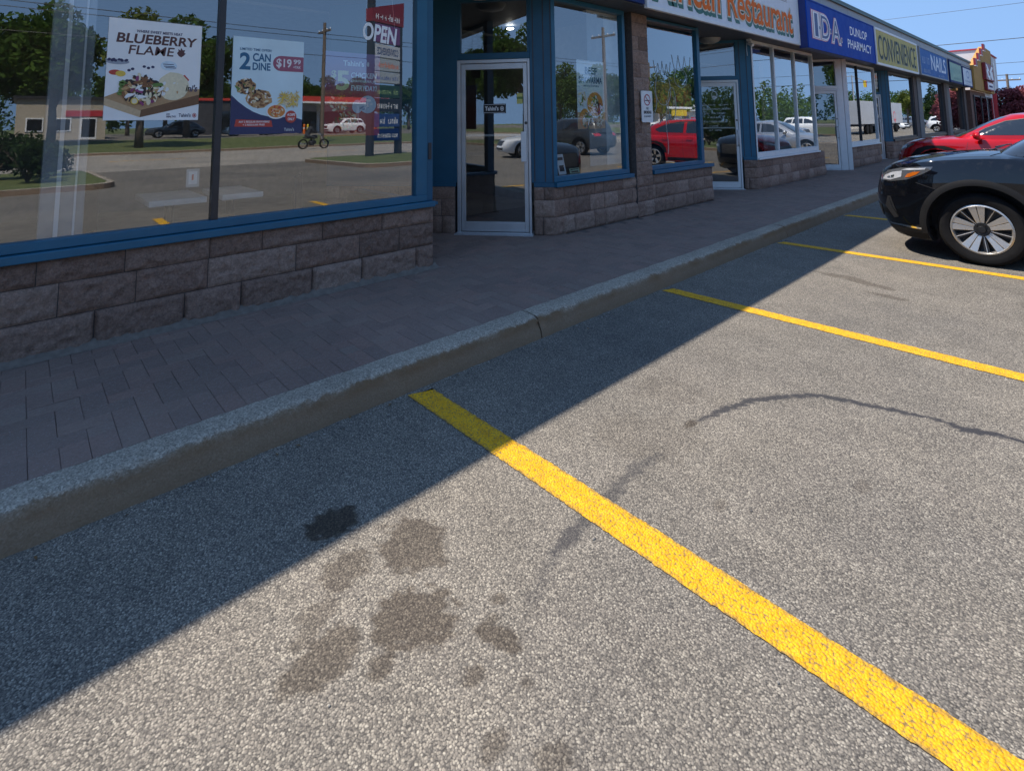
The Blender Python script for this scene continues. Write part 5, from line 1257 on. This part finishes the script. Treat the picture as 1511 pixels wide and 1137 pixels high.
def broad_tree(name, label, cat, h, rad, base, mat, n, size, seed, group):
    n = int(n*1.9); root = empty(name, (0,0,0), label, cat, group); rd = random.Random(seed); m = MB()
    m.tube([(0,0,-.1),(.03,.02,base*.6),(.0,.05,base),(.05,0,h*.75)], [h*.028, h*.022, h*.018, h*.006], 9); cl = []
    for k in range(15):
        a = rd.uniform(0, 2*pi); t = rd.random(); z0 = base*.85+(h*.6-base*.85)*t; rr = rad*rd.uniform(.45, .85)*(1-.45*abs(t-.35)); z1 = z0+h*rd.uniform(.08, .26)
        e = (cos(a)*rr, sin(a)*rr, min(z1, h*.93)); m.tube([(0,0,z0), (e[0]*.5, e[1]*.5, z0+(e[2]-z0)*.65), e], [h*.011, h*.007, h*.002], 6)
        cl.append((*e, rad*rd.uniform(.26, .46), rd.uniform(.7, 1.2)))
    cl += [(rd.uniform(-.2,.2)*rad, rd.uniform(-.2,.2)*rad, h*.86, rad*.36, .8), (0, 0, h*.62, rad*.5, .7)]
    m.build('trunk', BARK, root, smooth=True); leaf_obj('crown', leaf_mesh(cl, n, size, seed, squash=.85), mat, root); return root
def spruce(name, label, h, rad, mat, n, size, seed, group):
    root = empty(name, (0,0,0), label, 'tree', group); m = MB(); m.tube([(0,0,-.1),(0,0,h*.98)], [h*.018, .01], 8); m.build('trunk', BARK, root, smooth=True)
    rd = random.Random(seed); cl = []
    for k in range(60):
        t = (k/60)**.8; z = h*(.10+.88*t); rr = rad*(1-t)*rd.uniform(.55, 1.); a = k*2.4
        cl.append((cos(a)*rr*.65, sin(a)*rr*.65, z, max(.12, rr*.5), 1.))
    leaf_obj('crown', leaf_mesh(cl, n, size, seed, squash=.45), mat, root); return root
def place(o, x, y, z=0, rz=0, s=1, label=None):
    o.location = (x, y, z); o.rotation_euler.z = rz; o.scale = (s, s, s)
    if label: o['label'] = label
    return o
GT = 'trees around the lot and along the street'
pt = broad_tree('purple_tree', 'dark purple-leaved tree beside the red corner of the far building', 'tree', 3.7, 1.75, .7, LP, 5200, .10, 3, GT); place(pt, -2.75, 51.2)
place(copy_tree(pt), -2.5, 55.5, 0, 2., 1.08, 'dark purple-leaved tree above the roof of the red car, at the right edge')
place(copy_tree(pt), -2.9, 60.5, 0, 4., 1.1, 'dark purple-leaved tree behind the other two purple trees')
dt = broad_tree('broad_tree', 'bright spring tree standing on the grass across the driveway, over the blueberry poster', 'tree', 9.5, 3.2, 3.2, LY, 4200, .17, 11, GT); place(dt, 32.5, 5.6, .2)
gt = broad_tree('broad_tree', 'dark green tree left of the beige building across the street', 'tree', 9, 3.4, 2.4, LG, 4200, .20, 12, GT); place(gt, 40, -4.5, .3)
k = 0
for x, y, s, lab in ((44,10.5,1.25,'tall green tree behind the bright spring tree'), (58,-5,1.4,'tall dark green tree left of the beige building'), (38,1.5,1.15,'tall green tree just left of the bright spring tree'), (68,13,1.2,'tall green tree behind the dark sedan'), (74,28.5,1.05,'green tree over the left half of the canopy'), (78,38,1.1,'green tree between the utility pole and the tenant sign'), (80,20,1.1,'green tree far behind the white sedan'), (84,32,1.15,'green tree far behind the canopy'), (84,46,1.15,'green tree far behind the right end of the canopy'), (36,50,1.0,'green tree across the street past the low house'), (44,68,1.2,'green tree far along the other side of the street'), (36,84,1.2,'green tree furthest along the other side of the street'), (60,1,1.1,'dark green tree behind the beige building'), (66,9,1.,'dark green tree between the beige building and the canopy'), (70,17,1.0,'green tree behind the white sedan at the filling station'), (72,24,.95,'green tree just left of the canopy'), (75,33,1.05,'green tree rising over the middle of the canopy'), (76,42,1.1,'green tree over the right half of the canopy'), (72,50,1.1,'green tree right of the canopy'), (60,58,1.1,'green tree far right of the filling station'), (46,52,1.0,'green tree on the grass past the filling station'), (23.5,46,.66,'small green tree in front of the low white-roofed house'), (30,46,.8,'green tree behind the low white-roofed house'), (18.5,47,.72,'green tree beside the yellow roadside sign'), (16.5,56,.78,'green tree past the yellow roadside sign'), (24,-7,.9,'dark green tree at the far left of the driveway'), (50,-12,1.2,'dark green tree at the far left beyond the street')):
    place(copy_tree(gt), x, y, .3 if x > 28 else 0, k*1.3, s, lab); k += 1
place(copy_tree(gt), 10.2, -13.5, .13, .6, .8, 'dark green tree on the island behind the camera, first from the driveway'); place(copy_tree(gt), 9.6, -20, .13, 2.6, .95, 'dark green tree on the island behind the camera, second from the driveway'); place(copy_tree(gt), 11, -28, .13, 4, 1.05, 'dark green tree on the island behind the camera, third from the driveway')
place(copy_tree(dt), 15.5, 40, 0, 2.2, .62, 'bright spring tree over the parked cars in the second row'); place(copy_tree(dt), 8.6, 95, 0, 1., .62, 'bright spring tree beside the white trailer')
sp = spruce('spruce_tree', 'tall spruce far down the lot past the white trailer', 8.2, 3.0, LD, 3500, .16, 21, GT); place(sp, 8.2, 112)
place(copy_tree(sp), 10.5, 126, 0, 1, .9, 'smaller spruce behind the tall spruce far down the lot'); place(copy_tree(sp), 27, -12, .2, 2, 1.1, 'spruce on the far left of the driveway')
rt_ = broad_tree('red_tree', 'red-leaved tree at the far end of the lot', 'tree', 7, 3.6, 1.2, LP, 2600, .2, 31, GT); place(rt_, 8, 136); place(copy_tree(rt_), 7.5, 150, 0, 1, 1.1, 'red-leaved tree at the very end of the lot')

def wood(name, label, pts, seed):
    rd = random.Random(seed); cl = []; tr = MB()
    for (x0, y0, x1, y1, n, h) in pts:
        for i in range(n):
            t_ = rd.random(); x = x0+(x1-x0)*t_+rd.uniform(-5,5); y = y0+(y1-y0)*t_+rd.uniform(-3,3); hh = h*rd.uniform(.6, 1.1)
            for k in range(4): cl.append((x+rd.uniform(-1.5,1.5), y+rd.uniform(-1.5,1.5), hh*(.25+.2*k)+rd.uniform(-.5,.5), hh*rd.uniform(.16,.26), 1.))
    vs, fs, tone = leaf_mesh(cl, 80000, .36, seed, squash=.9); me = bpy.data.meshes.new(name); me.from_pydata(vs, [], fs); me.materials.append(LG)
    at = me.attributes.new('tone', 'FLOAT', 'POINT'); at.data.foreach_set('value', np.array(tone, np.float32)); o = bpy.data.objects.new(name, me); COL.objects.link(o); tag(o, label, kind='stuff')
wood('woodland', 'far wooded edge beyond the street and the end of the lot', [(112,-120,112,210,150,11),(95,230,30,240,40,11),(36,75,34,215,50,9),(-60,250,40,250,40,10)], 77)
# ------------------------------------------------------------------ street side (seen in the shop glass)
ROADM = m_asphalt('street_asphalt', 1.7, False)
def sheet(name, pts, faces, mats, mi, label, cat):
    me = bpy.data.meshes.new(name); me.from_pydata(pts, [], faces)
    for q in mats: me.materials.append(q)
    me.polygons.foreach_set('material_index', mi); o = bpy.data.objects.new(name, me); COL.objects.link(o); return tag(o, label, cat, kind='structure')
t = NT('mown_grass'); Pp = t.coord(False); c = t.ramp(t.noise(Pp, 3, 6, .7), [(.3, (.055,.075,.018)), (.55, (.10,.12,.03)), (.75, (.17,.155,.06))]); GRASS = t.bsdf(c, .95, 0, t.bump(t.noise(Pp, 40, 4), .8, .03))
xs = [14.2, 28.4]; sheet('street', [(14.2,-200,0),(28.4,-200,0),(28.4,420,0),(14.2,420,0)], [(0,1,2,3)], [ROADM], [0], 'grey street beyond the parking lot', 'street')
ln = MB(); 
for y in range(-60, 160, 9): ln.box(21.2, 21.33, y, y+3, -.02, .004)
o = ln.build('lane_marking', YEL); tag(o, 'dashed yellow centre marking on the street', 'road marking', kind='structure')
pr = [(28.4,-.02),(28.4,.12),(28.62,.14),(28.63,.12),(34,.28),(41,.58),(42,.6),(90,.62),(900,.8)]
pts = [(x, y, z) for x, z in pr for y in (-400, 600)]; fs = [(2*i, 2*i+2, 2*i+3, 2*i+1) for i in range(len(pr)-1)]
sheet('far_verge', pts, fs, [KERB, GRASS, ASPH], [0,0,1,1,1,2,2,1], 'grass verge and forecourt on the far side of the street', 'verge')
def island(poly, label):
    n = len(poly); m = MB(); C = Vector((sum(p[0] for p in poly)/n, sum(p[1] for p in poly)/n))
    ins = [tuple(Vector(p)+(C-Vector(p)).normalized()*.16) for p in poly]
    vs = [(a,b,-.02) for a,b in poly]+[(a,b,.13) for a,b in poly]+[(a,b,.14) for a,b in ins]+[(a,b,.12) for a,b in ins]
    fs = [(i,(i+1)%n,n+(i+1)%n,n+i) for i in range(n)]+[(n+i,n+(i+1)%n,2*n+(i+1)%n,2*n+i) for i in range(n)]
    m.add(vs, fs, 0); m.add([(a,b,.135) for a,b in ins], [tuple(range(n))], 1)
    o = m.build('grass_island', [KERB, GRASS]); tag(o, label, 'traffic island', kind='structure')
def rounded(pts, r=.8):
    out = []; n = len(pts)
    for i in range(n):
        p, a, b = Vector(pts[i]), Vector(pts[i-1]), Vector(pts[(i+1) % n]); u = (a-p).normalized()*r; w_ = (b-p).normalized()*r
        for k in range(6): t_ = k/5; out.append(tuple((p+u)*(1-t_)**2+p*2*t_*(1-t_)+(p+w_)*t_*t_))
    return out
island(rounded([(7.8,-30),(13.9,-30),(13.9,1.7),(7.8,1.9)]), 'grass island with shrubs left of the driveway')
island(rounded([(8.2,9.0),(13.9,8.7),(13.9,16.5),(8.2,16.5)]), 'grass island under the tall tenant sign')
sh = empty('shrub', (0,0,0), 'rounded dark shrub on the island left of the driveway', 'shrub', 'shrubs on the grass island'); m = MB()
for k in range(9): a = k*.7; m.tube([(0,0,0),(.25*cos(a),.25*sin(a),.5),(.5*cos(a),.5*sin(a),.85)], [.02,.014,.006], 5)
m.build('stem', BARK, sh); leaf_obj('foliage', leaf_mesh([(random.uniform(-.55,.55), random.uniform(-.55,.55), random.uniform(.35,.95), .38, 1) for _ in range(12)], 1500, .07, 41), LD, sh); place(sh, 9.8, .2, .13)
for x, y, s, lab in ((9.6,-1.4,1.1,'second dark shrub on the island, next to the rounded one'), (11.2,-.5,1.2,'dark shrub on the island nearer the street'), (10.0,-3.0,1.15,'dark shrub at the far left of the island'), (12.0,.6,.8,'small dark shrub near the driveway mouth')): place(copy_tree(sh), x, y, .13, x, s, lab)

# tall tenant sign
TS = empty('tenant_sign', (12.9, 12.3, .13), 'tall roadside sign with a stack of tenant panels', 'roadside sign')
ang = radians(-18); U = Vector((sin(ang)*-1*0-sin(ang), -cos(ang), 0)); U = Vector((-.31, -.95, 0)).normalized()   # right as seen from the shops is towards -Y when facing +X
Nn = Vector((0,0,1)).cross(U).normalized() * 1
P = Panel((12.9, 12.3, 0), (0,-1,0) if False else U, (0,0,1))
if P.n.x > 0: U = -U; P = Panel((12.9, 12.3, 0), U, (0,0,1))
m = MB(); P.slab(m, -1.0, .13, -.84, 7.2, .35); P.slab(m, .84, .13, 1.0, 7.2, .35); m.build('post', BRONZE, TS)
m = MB(); m.prism([P.p(a,b,0.02) for a, b in ((-1.05,6.15),(1.05,6.15),(1.05,6.75),(-1.05,7.35))], P.n*.40); m.build('crown_panel', DRED, TS)
rows = [(5.25,6.1,plain('ts_plum', (.16,.05,.16), .4),None,LW),(4.55,5.15,plain('ts_white', (.55,.55,.55), .4),'CONVENIENCE',NAVY),(3.95,4.5,plain('ts_grey', (.42,.44,.44), .4),None,SO),(3.4,3.9,_mc['ts_grey'],None,SB),(2.75,3.3,plain('ts_dark_green', (.03,.07,.04), .4),None,plain('ts_lime', (.35,.5,.2), .4)),(2.1,2.7,plain('ts_black', (.03,.03,.035), .4),None,LW),(1.4,2.0,plain('ts_blue', (.03,.07,.22), .4),None,LW),(.78,1.32,NAVY,None,LW)]
for z0, z1, fm, tx, tm in rows:
    m = MB(); P.slab(m, -.83, z0, .83, z1, .30); pn = m.build('tenant_panel', fm, TS, bev=.01)
    m = MB()
    if tx: P.text(m, tx, -.7, z0+.12, .7, z1-.14, d=.003, bold=.02)
    else: small_print(P, m, -.7, z0+.14, .7, z1-.16, .003, seed=int(z0*10))
    m.build('lettering', tm, pn)
m = MB(); small_print(P, m, -.75, 6.3, .8, 6.62, .024, seed=33); m.build('lettering', LW, TS)

# filling station canopy, store, pumps, bollards
CN = empty('canopy', (52, 25.5, .6), 'long red and white filling station canopy across the street', 'canopy')
m = MB(); m.box(50, 57, 18.7, 33.5, 4.22, 4.80); m.build('red_fascia', plain('canopy_red', (.55,.05,.03), .4), CN); m = MB(); m.box(49.93, 57.05, 18.65, 33.55, 4.02, 4.21); m.build('white_band', WHITE, CN)
for y in (21, 26, 31):
    m = MB(); m.box(53.3,53.6,y-.15,y+.15,.6,4.02); m.build('column', WHITE, CN)
ST = empty('store_building', (66, 26, .6), 'dark store building under the red canopy', 'building'); m = MB(); m.box(62, 70, 15, 37, .6, 4.6); m.build('wall', plain('store_dark', (.05,.05,.055), .7), ST)
m = MB(); m.box(61.9, 61.98, 17, 35, .9, 3.4); m.build('window', CGLASS, ST); m = MB(); m.box(61.85, 70.1, 14.9, 37.1, 4.6, 4.9); m.build('roof_edge', plain('canopy_red', (0,0,0)), ST)
BB_ = empty('beige_building', (52, 2.4, .6), 'low beige building with a red door band left across the street', 'building')
m = MB(); m.box(48, 58, -.4, 5.3, .6, 3.9); m.build('wall', plain('beige_stucco', (.44,.38,.29), .8), BB_); m = MB(); m.box(47.8, 58.2, -.6, 5.5, 3.9, 4.15); m.build('roof', BRONZE, BB_); m = MB(); m.box(47.93, 47.99, 2.6, 5.2, 2.5, 3.0); m.build('red_band', BRED, BB_)
for a in (.2, 1.9, 3.6):
    f = MB(); f.box(47.95, 47.995, a, a+1.1, .6 if a > 3 else 1.3, 2.4); w_ = f.build('window' if a < 3 else 'door', WHITE, BB_); f = MB(); f.box(47.93, 47.949, a+.1, a+1., .8 if a > 3 else 1.4, 2.3); f.build('pane', CGLASS, w_)
def pump(y, label):
    o = empty('fuel_pump', (51.5, y, .6), label, 'fuel pump', 'pumps under the canopy'); m = MB(); m.box(51.3,51.7,y-.45,y+.45,.75,2.5); m.build('cabinet', plain('canopy_red', (0,0,0)), o, bev=.03); m = MB(); m.box(51.28,51.299,y-.3,y+.3,1.7,2.2); m.build('display', LW, o); m = MB(); m.box(51.1,51.9,y-.8,y+.8,.6,.75); m.build('base', KERB, o); m = MB(); m.tube([(51.29,y+.35,1.9),(51.1,y+.42,1.2),(51.28,y+.42,1.4)], .03, 6); m.build('hose', BLACK, o)
pump(22, 'red fuel pump left of the white SUV'); pump(29.5, 'red fuel pump at the right half of the canopy'); pump(32.2, 'red fuel pump at the right end of the canopy')
for y, mt, lb in ((22.9, SO, 'orange bollard beside the left fuel pump'), (23.3, YLB := plain('bollard_yellow', (.7,.5,.03), .5), 'yellow bollard beside the left fuel pump'), (30.6, SO, 'orange bollard between the right fuel pumps'), (31.0, YLB, 'yellow bollard between the right fuel pumps'), (31.4, SO, 'orange bollard near the end fuel pump')):
    o = empty('bollard', (49.8, y, .6), lb, 'bollard', 'bollards by the pumps'); m = MB(); m.tube([(49.8,y,.55),(49.8,y,1.6)], .11, 12); m.lathe([(.11,1.0),(.06,1.06),(0,1.08)], (49.8,y,.6), (0,0,1), 12); m.build('post', mt, o); m = MB(); m.lathe([(.112,0),(.112,.12)], (49.8,y,1.2), (0,0,1), 12); m.build('band', WHITE, o)
# poles and wires
def pole(x, y, h, label, arms=True, zb=0):
    o = empty('utility_pole', (x, y, zb), label, 'utility pole', 'utility poles along the street'); m = MB(); m.tube([(x,y,zb-.2),(x,y,zb+h)], [.16,.11], 10); m.build('post', plain('pole_wood', (.16,.12,.09), .9, var=.3, scale=8), o)
    if arms:
        m = MB(); m.box(x-1.1,x+1.1,y-.05,y+.05,zb+h-.75,zb+h-.6); m.build('crossarm', _mc['pole_wood'], o)
        for q in (-1, -.4, .4, 1): m = MB(); m.lathe([(.03,0),(.05,.05),(.03,.12),(0,.13)], (x+q,y,zb+h-.6), (0,0,1), 8); m.build('insulator', LW, o)
pole(30.6, 16.8, 9.2, 'wooden utility pole in front of the filling station', zb=.2); pole(30.6, 62, 9.2, 'wooden utility pole further along the street', zb=.2); pole(30.6, -34, 9.2, 'wooden utility pole far left along the street', zb=.2)
pole(14.9, 31.5, 8.5, 'wooden utility pole behind the second row of cars'); pole(-5.55, 80, 6.2, 'short utility pole rising behind the purple trees')
def wire(a, b, sag, label, n=16, rad=.016):
    a, b = Vector(a), Vector(b); m = MB(); m.tube([a.lerp(b, i/n)-Vector((0,0,sag*4*(i/n)*(1-i/n))) for i in range(n+1)], rad, 5); o = m.build('overhead_wire', BLACK); tag(o, label, 'wire', 'overhead wires')
for (x, z, lb) in ((29.6,8.7,'overhead wire on the shop side of the street poles'), (31.6,8.7,'overhead wire on the far side of the street poles'), (30.6,7.2,'lowest overhead wire along the street poles')): wire((x,-34,z), (x,62,z), .35, lb, 24, .022)
for z, q, lb in ((9.03,.035,'thick overhead wire across the sky above the gold gable'), (5.55,.035,'low overhead wire just above the purple trees'), (6.72,.022,'thin overhead wire between the two thicker ones'), (12.4,.02,'faint topmost overhead wire in the sky')): wire((-16,70,z), (22,70,z+.2), .1, lb, 16, q)
# traffic signals on a mast arm
TSG = empty('traffic_signal', (20, 113.5, 0), 'traffic lights on a mast arm far down the street', 'traffic light'); m = MB(); m.tube([(20,113.5,0),(20,113.5,9.6)], [.16,.1], 8); m.tube([(20,113.5,9.4),(20,106,8.9)], .07, 6); m.build('mast', GREYP, TSG)
for y in (107.3, 121.5):
    m = MB(); m.box(19.7,20.1,y-.3,y+.3,7.6,8.9); h_ = m.build('signal_head', YLB, TSG)
    for k in range(3): m = MB(); m.lathe([(.2,0),(.2,.1),(0,.06)], (19.7,y,7.85+.4*k), (-1,0,0), 14); m.build('lens', (AMBER, AMBER, REDL)[k], h_)
m = MB(); m.tube([(20,113.5,9.4),(20,121.6,8.9)], .07, 6); m.build('mast_arm', GREYP, TSG)
# white trailer, low house, yellow sign
TR = empty('box_trailer', (6.2, 66, 0), 'long white box trailer parked far down the lot', 'trailer'); m = MB(); m.box(5, 7.5, 57, 73, .95, 3.15); m.build('box', plain('trailer_grey', (.36,.37,.39), .5, var=.06, scale=1), TR, bev=.03); m = MB(); m.box(5.2,7.3,57.3,72.7,.75,.949); m.build('chassis', BLACK, TR)
for y in (59, 60.3, 70.5):
    for x in (5.2, 7.3): m = MB(); m.lathe([(0,-.14),(.3,-.14),(.48,-.12),(.48,.12),(.3,.14),(0,.14)], (x, y, .48), (1,0,0), 20); m.build('wheel', RUB, TR)
P = Panel((4.995, 73, 0), (0,-1,0), (0,0,1)); m = MB()
for a in (3.6, 5.6): P.ring(m, a, 1.75, .5, .5, .13, .003); P.polyg(m, [(a-.5,1.4),(a,.98),(a+.5,1.4),(a+.2,1.42),(a,1.2),(a-.2,1.42)], .0035)
m.build('red_mark', SR, TR)
LH = empty('low_house', (27, 52, .0), 'low white house with a grey roof seen over the second row', 'house'); m = MB(); m.box(22,27,50,60,0,2.6); m.build('wall', WHITE, LH); m = MB(); m.prism([(21.6,49.6,2.6),(27.4,49.6,2.6),(24.5,49.6,4.2)], (0,-10.8,0)); m.build('roof', GREYP, LH)
for y in (51.5, 55): m = MB(); m.box(21.94,21.995,y,y+1.4,1,2.1); m.build('window', CGLASS, LH)
YS = empty('yellow_sign', (13.0, 38.5, 0), 'yellow roadside sign with a white top beside the lot', 'sign'); m = MB(); m.box(12.9,13.0,37.4,39.6,1.9,2.45); m.build('panel', YLB, YS); m = MB(); m.box(12.85,13.05,36.9,40.4,2.46,2.62); m.build('top', LW, YS)
for y in (37.6, 39.4): m = MB(); m.box(12.92,12.99,y-.05,y+.05,0,1.9); m.build('post', BRONZE, YS)

# motorcycle and rider on the street
MC = empty('motorcycle', (25.2, 13.9, 0), 'dark motorcycle riding along the street', 'motorcycle')
for y in (13.25, 14.65):
    m = MB(); m.lathe([(.24,-.05),(.29,-.06),(.32,-.03),(.32,.03),(.29,.06),(.24,.05)], (25.2,y,.32), (1,0,0), 24, closed=True); w_ = m.build('wheel', RUB, MC, smooth=True); m = MB()
    for k in range(8): m.tube([(25.2,y,.32),(25.2,y+.25*cos(k*pi/4),.32+.25*sin(k*pi/4))], .008, 4)
    m.build('spoke', CHROME, w_)
m = MB(); m.ell((25.2,13.85,.42), (.16,.28,.17)); m.build('engine', BRONZE, MC, smooth=True); m = MB(); m.ell((25.2,13.98,.76), (.14,.27,.13)); m.build('fuel_tank', PBLACK, MC, smooth=True); m = MB(); m.ell((25.2,13.5,.72), (.14,.30,.07)); m.build('seat', BLACK, MC, smooth=True)
m = MB(); m.tube([(25.2,14.65,.32),(25.2,14.38,.95)], .03, 8); m.tube([(24.85,14.25,1.0),(25.2,14.38,.98),(25.55,14.25,1.0)], .018, 6); m.build('fork', CHROME, MC); m = MB(); m.tube([(25.36,13.9,.3),(25.38,13.1,.36)], [.035,.05], 8); m.build('exhaust', CHROME, MC); m = MB(); m.ell((25.2,14.5,.86), (.09,.08,.09)); m.build('headlight', LENS, MC, smooth=True)
def skin(name, verts, edges, rads, mat, parent=None):
    me = bpy.data.meshes.new(name); me.from_pydata([tuple(Vector(v)) for v in verts], edges, []); me.materials.append(mat); o = bpy.data.objects.new(name, me); COL.objects.link(o)
    sk_ = o.modifiers.new('skin', 'SKIN'); sk_.use_smooth_shade = True; ss = o.modifiers.new('sub', 'SUBSURF'); ss.levels = ss.render_levels = 1
    if not me.skin_vertices: 
        me.attributes.new('x', 'FLOAT', 'POINT'); bpy.context.view_layer.objects.active = o
    lay = me.skin_vertices[0] if me.skin_vertices else None
    return o, lay
def person(parts, label, loc):
    root = empty('person', loc, label, 'person'); return root
RDR = empty('person', (25.2, 13.55, .72), 'rider in dark clothes and helmet sitting on the motorcycle', 'person')
def limb(nm, pts, rads, mat): m = MB(); m.tube(pts, rads, 12); return m.build(nm, mat, RDR, smooth=True)
# one continuous body: torso, neck, arms and legs welded by a voxel remesh
m = MB(); X0 = 25.2
m.ell((X0,13.50,.86), (.17,.16,.14), 14, 10); m.tube([(X0,13.50,.84),(X0,13.58,1.05),(X0,13.70,1.30),(X0,13.76,1.42)], [.15,.16,.18,.09], 14); m.tube([(X0,13.76,1.38),(X0,13.82,1.52)], [.06,.055], 10); m.ell((X0,13.85,1.60), (.085,.10,.12), 14, 10)
for s in (-1, 1):
    m.tube([(X0+s*.17,13.70,1.32),(X0+s*.27,13.85,1.12),(X0+s*.30,14.22,1.04)], [.065,.052,.04], 10); m.ell((X0+s*.30,14.25,1.03), (.045,.05,.035), 10, 8)
    m.tube([(X0+s*.10,13.50,.82),(X0+s*.24,13.92,.72),(X0+s*.22,13.75,.36),(X0+s*.22,13.72,.30)], [.10,.075,.055,.05], 10); m.tube([(X0+s*.22,13.70,.28),(X0+s*.22,13.90,.25)], [.05,.04], 8)
bd = m.build('body', plain('dark_cloth', (.03,.032,.04), .9), RDR, smooth=True); rm = bd.modifiers.new('weld', 'REMESH'); rm.mode = 'VOXEL'; rm.voxel_size = .022; rm.use_smooth_shade = True
m = MB(); m.ell((X0,13.85,1.62), (.125,.145,.14), 18, 12); hm = m.build('helmet', PBLACK, RDR, smooth=True); m = MB(); m.ell((X0,13.915,1.615), (.09,.09,.055), 14, 8); m.build('visor', CGLASS, RDR, smooth=True)
# ------------------------------------------------------------------ camera, sun, sky
cd = bpy.data.cameras.new('camera'); cam = bpy.data.objects.new('camera', cd); COL.objects.link(cam)
cd.sensor_fit = 'HORIZONTAL'; cd.sensor_width = 36; cd.lens = 36*779.035/1511; cd.shift_y = (102.475-568.5)/1511; cd.clip_end = 2000; cd.clip_start = .02
yaw, pit, rol = (radians(a) for a in (47.18310971, 5.80869459, -.74139794))
fw = Vector((-sin(yaw)*cos(pit), cos(yaw)*cos(pit), sin(pit))); rt = Vector((cos(yaw), sin(yaw), 0)); up = rt.cross(fw)
r2 = rt*cos(rol)+up*sin(rol); u2 = -rt*sin(rol)+up*cos(rol)
M = Matrix((r2, u2, -fw)).transposed().to_4x4(); M.translation = (0,0,1.5); cam.matrix_world = M; S.camera = cam
SUN = Vector((2.1, 1.45, -4.55)).normalized()
sl = bpy.data.lights.new('sun', 'SUN'); sl.energy = 3.95; sl.angle = radians(.53); sl.color = (1, .92, .825)
so = bpy.data.objects.new('sun', sl); COL.objects.link(so); so.rotation_euler = SUN.to_track_quat('-Z', 'Y').to_euler(); so.location = (-20,-14,44)
SKYLIFT = .48
w = bpy.data.worlds.new('World'); S.world = w; w.use_nodes = True; nt = w.node_tree; nt.nodes.clear()
sk = nt.nodes.new('ShaderNodeTexSky'); sk.sky_type = 'NISHITA'; sk.sun_disc = False; sk.sun_elevation = math.asin(-SUN.z); sk.sun_rotation = atan2(-SUN.x, -SUN.y)
sk.air_density = 1.4; sk.dust_density = .0; sk.ozone_density = 4; sk.altitude = 100
bg = nt.nodes.new('ShaderNodeBackground'); bg.inputs[1].default_value = .122; ow = nt.nodes.new('ShaderNodeOutputWorld')
# a clear dry sky: the milky band at the horizon is thinned by lifting the look-up direction
tc = nt.nodes.new('ShaderNodeTexCoord'); sx = nt.nodes.new('ShaderNodeSeparateXYZ'); ma = nt.nodes.new('ShaderNodeMath'); ma.operation = 'MULTIPLY_ADD'; ma.inputs[1].default_value = 1-SKYLIFT; ma.inputs[2].default_value = SKYLIFT
cx = nt.nodes.new('ShaderNodeCombineXYZ'); nm = nt.nodes.new('ShaderNodeVectorMath'); nm.operation = 'NORMALIZE'
nt.links.new(tc.outputs['Generated'], sx.inputs[0]); nt.links.new(sx.outputs[2], ma.inputs[0]); nt.links.new(sx.outputs[0], cx.inputs[0]); nt.links.new(sx.outputs[1], cx.inputs[1]); nt.links.new(ma.outputs[0], cx.inputs[2])
nt.links.new(cx.outputs[0], nm.inputs[0]); nt.links.new(nm.outputs[0], sk.inputs['Vector'])
nt.links.new(sk.outputs[0], bg.inputs[0]); nt.links.new(bg.outputs[0], ow.inputs[0])
S.view_settings.view_transform = 'Standard'; S.view_settings.look = 'None'; S.view_settings.exposure = .95; S.view_settings.gamma = 1
S.render.engine = 'CYCLES'; S.cycles.use_denoising = True; S.cycles.max_bounces = 8; S.cycles.transparent_max_bounces = 12; S.cycles.caustics_reflective = False; S.cycles.caustics_refractive = False
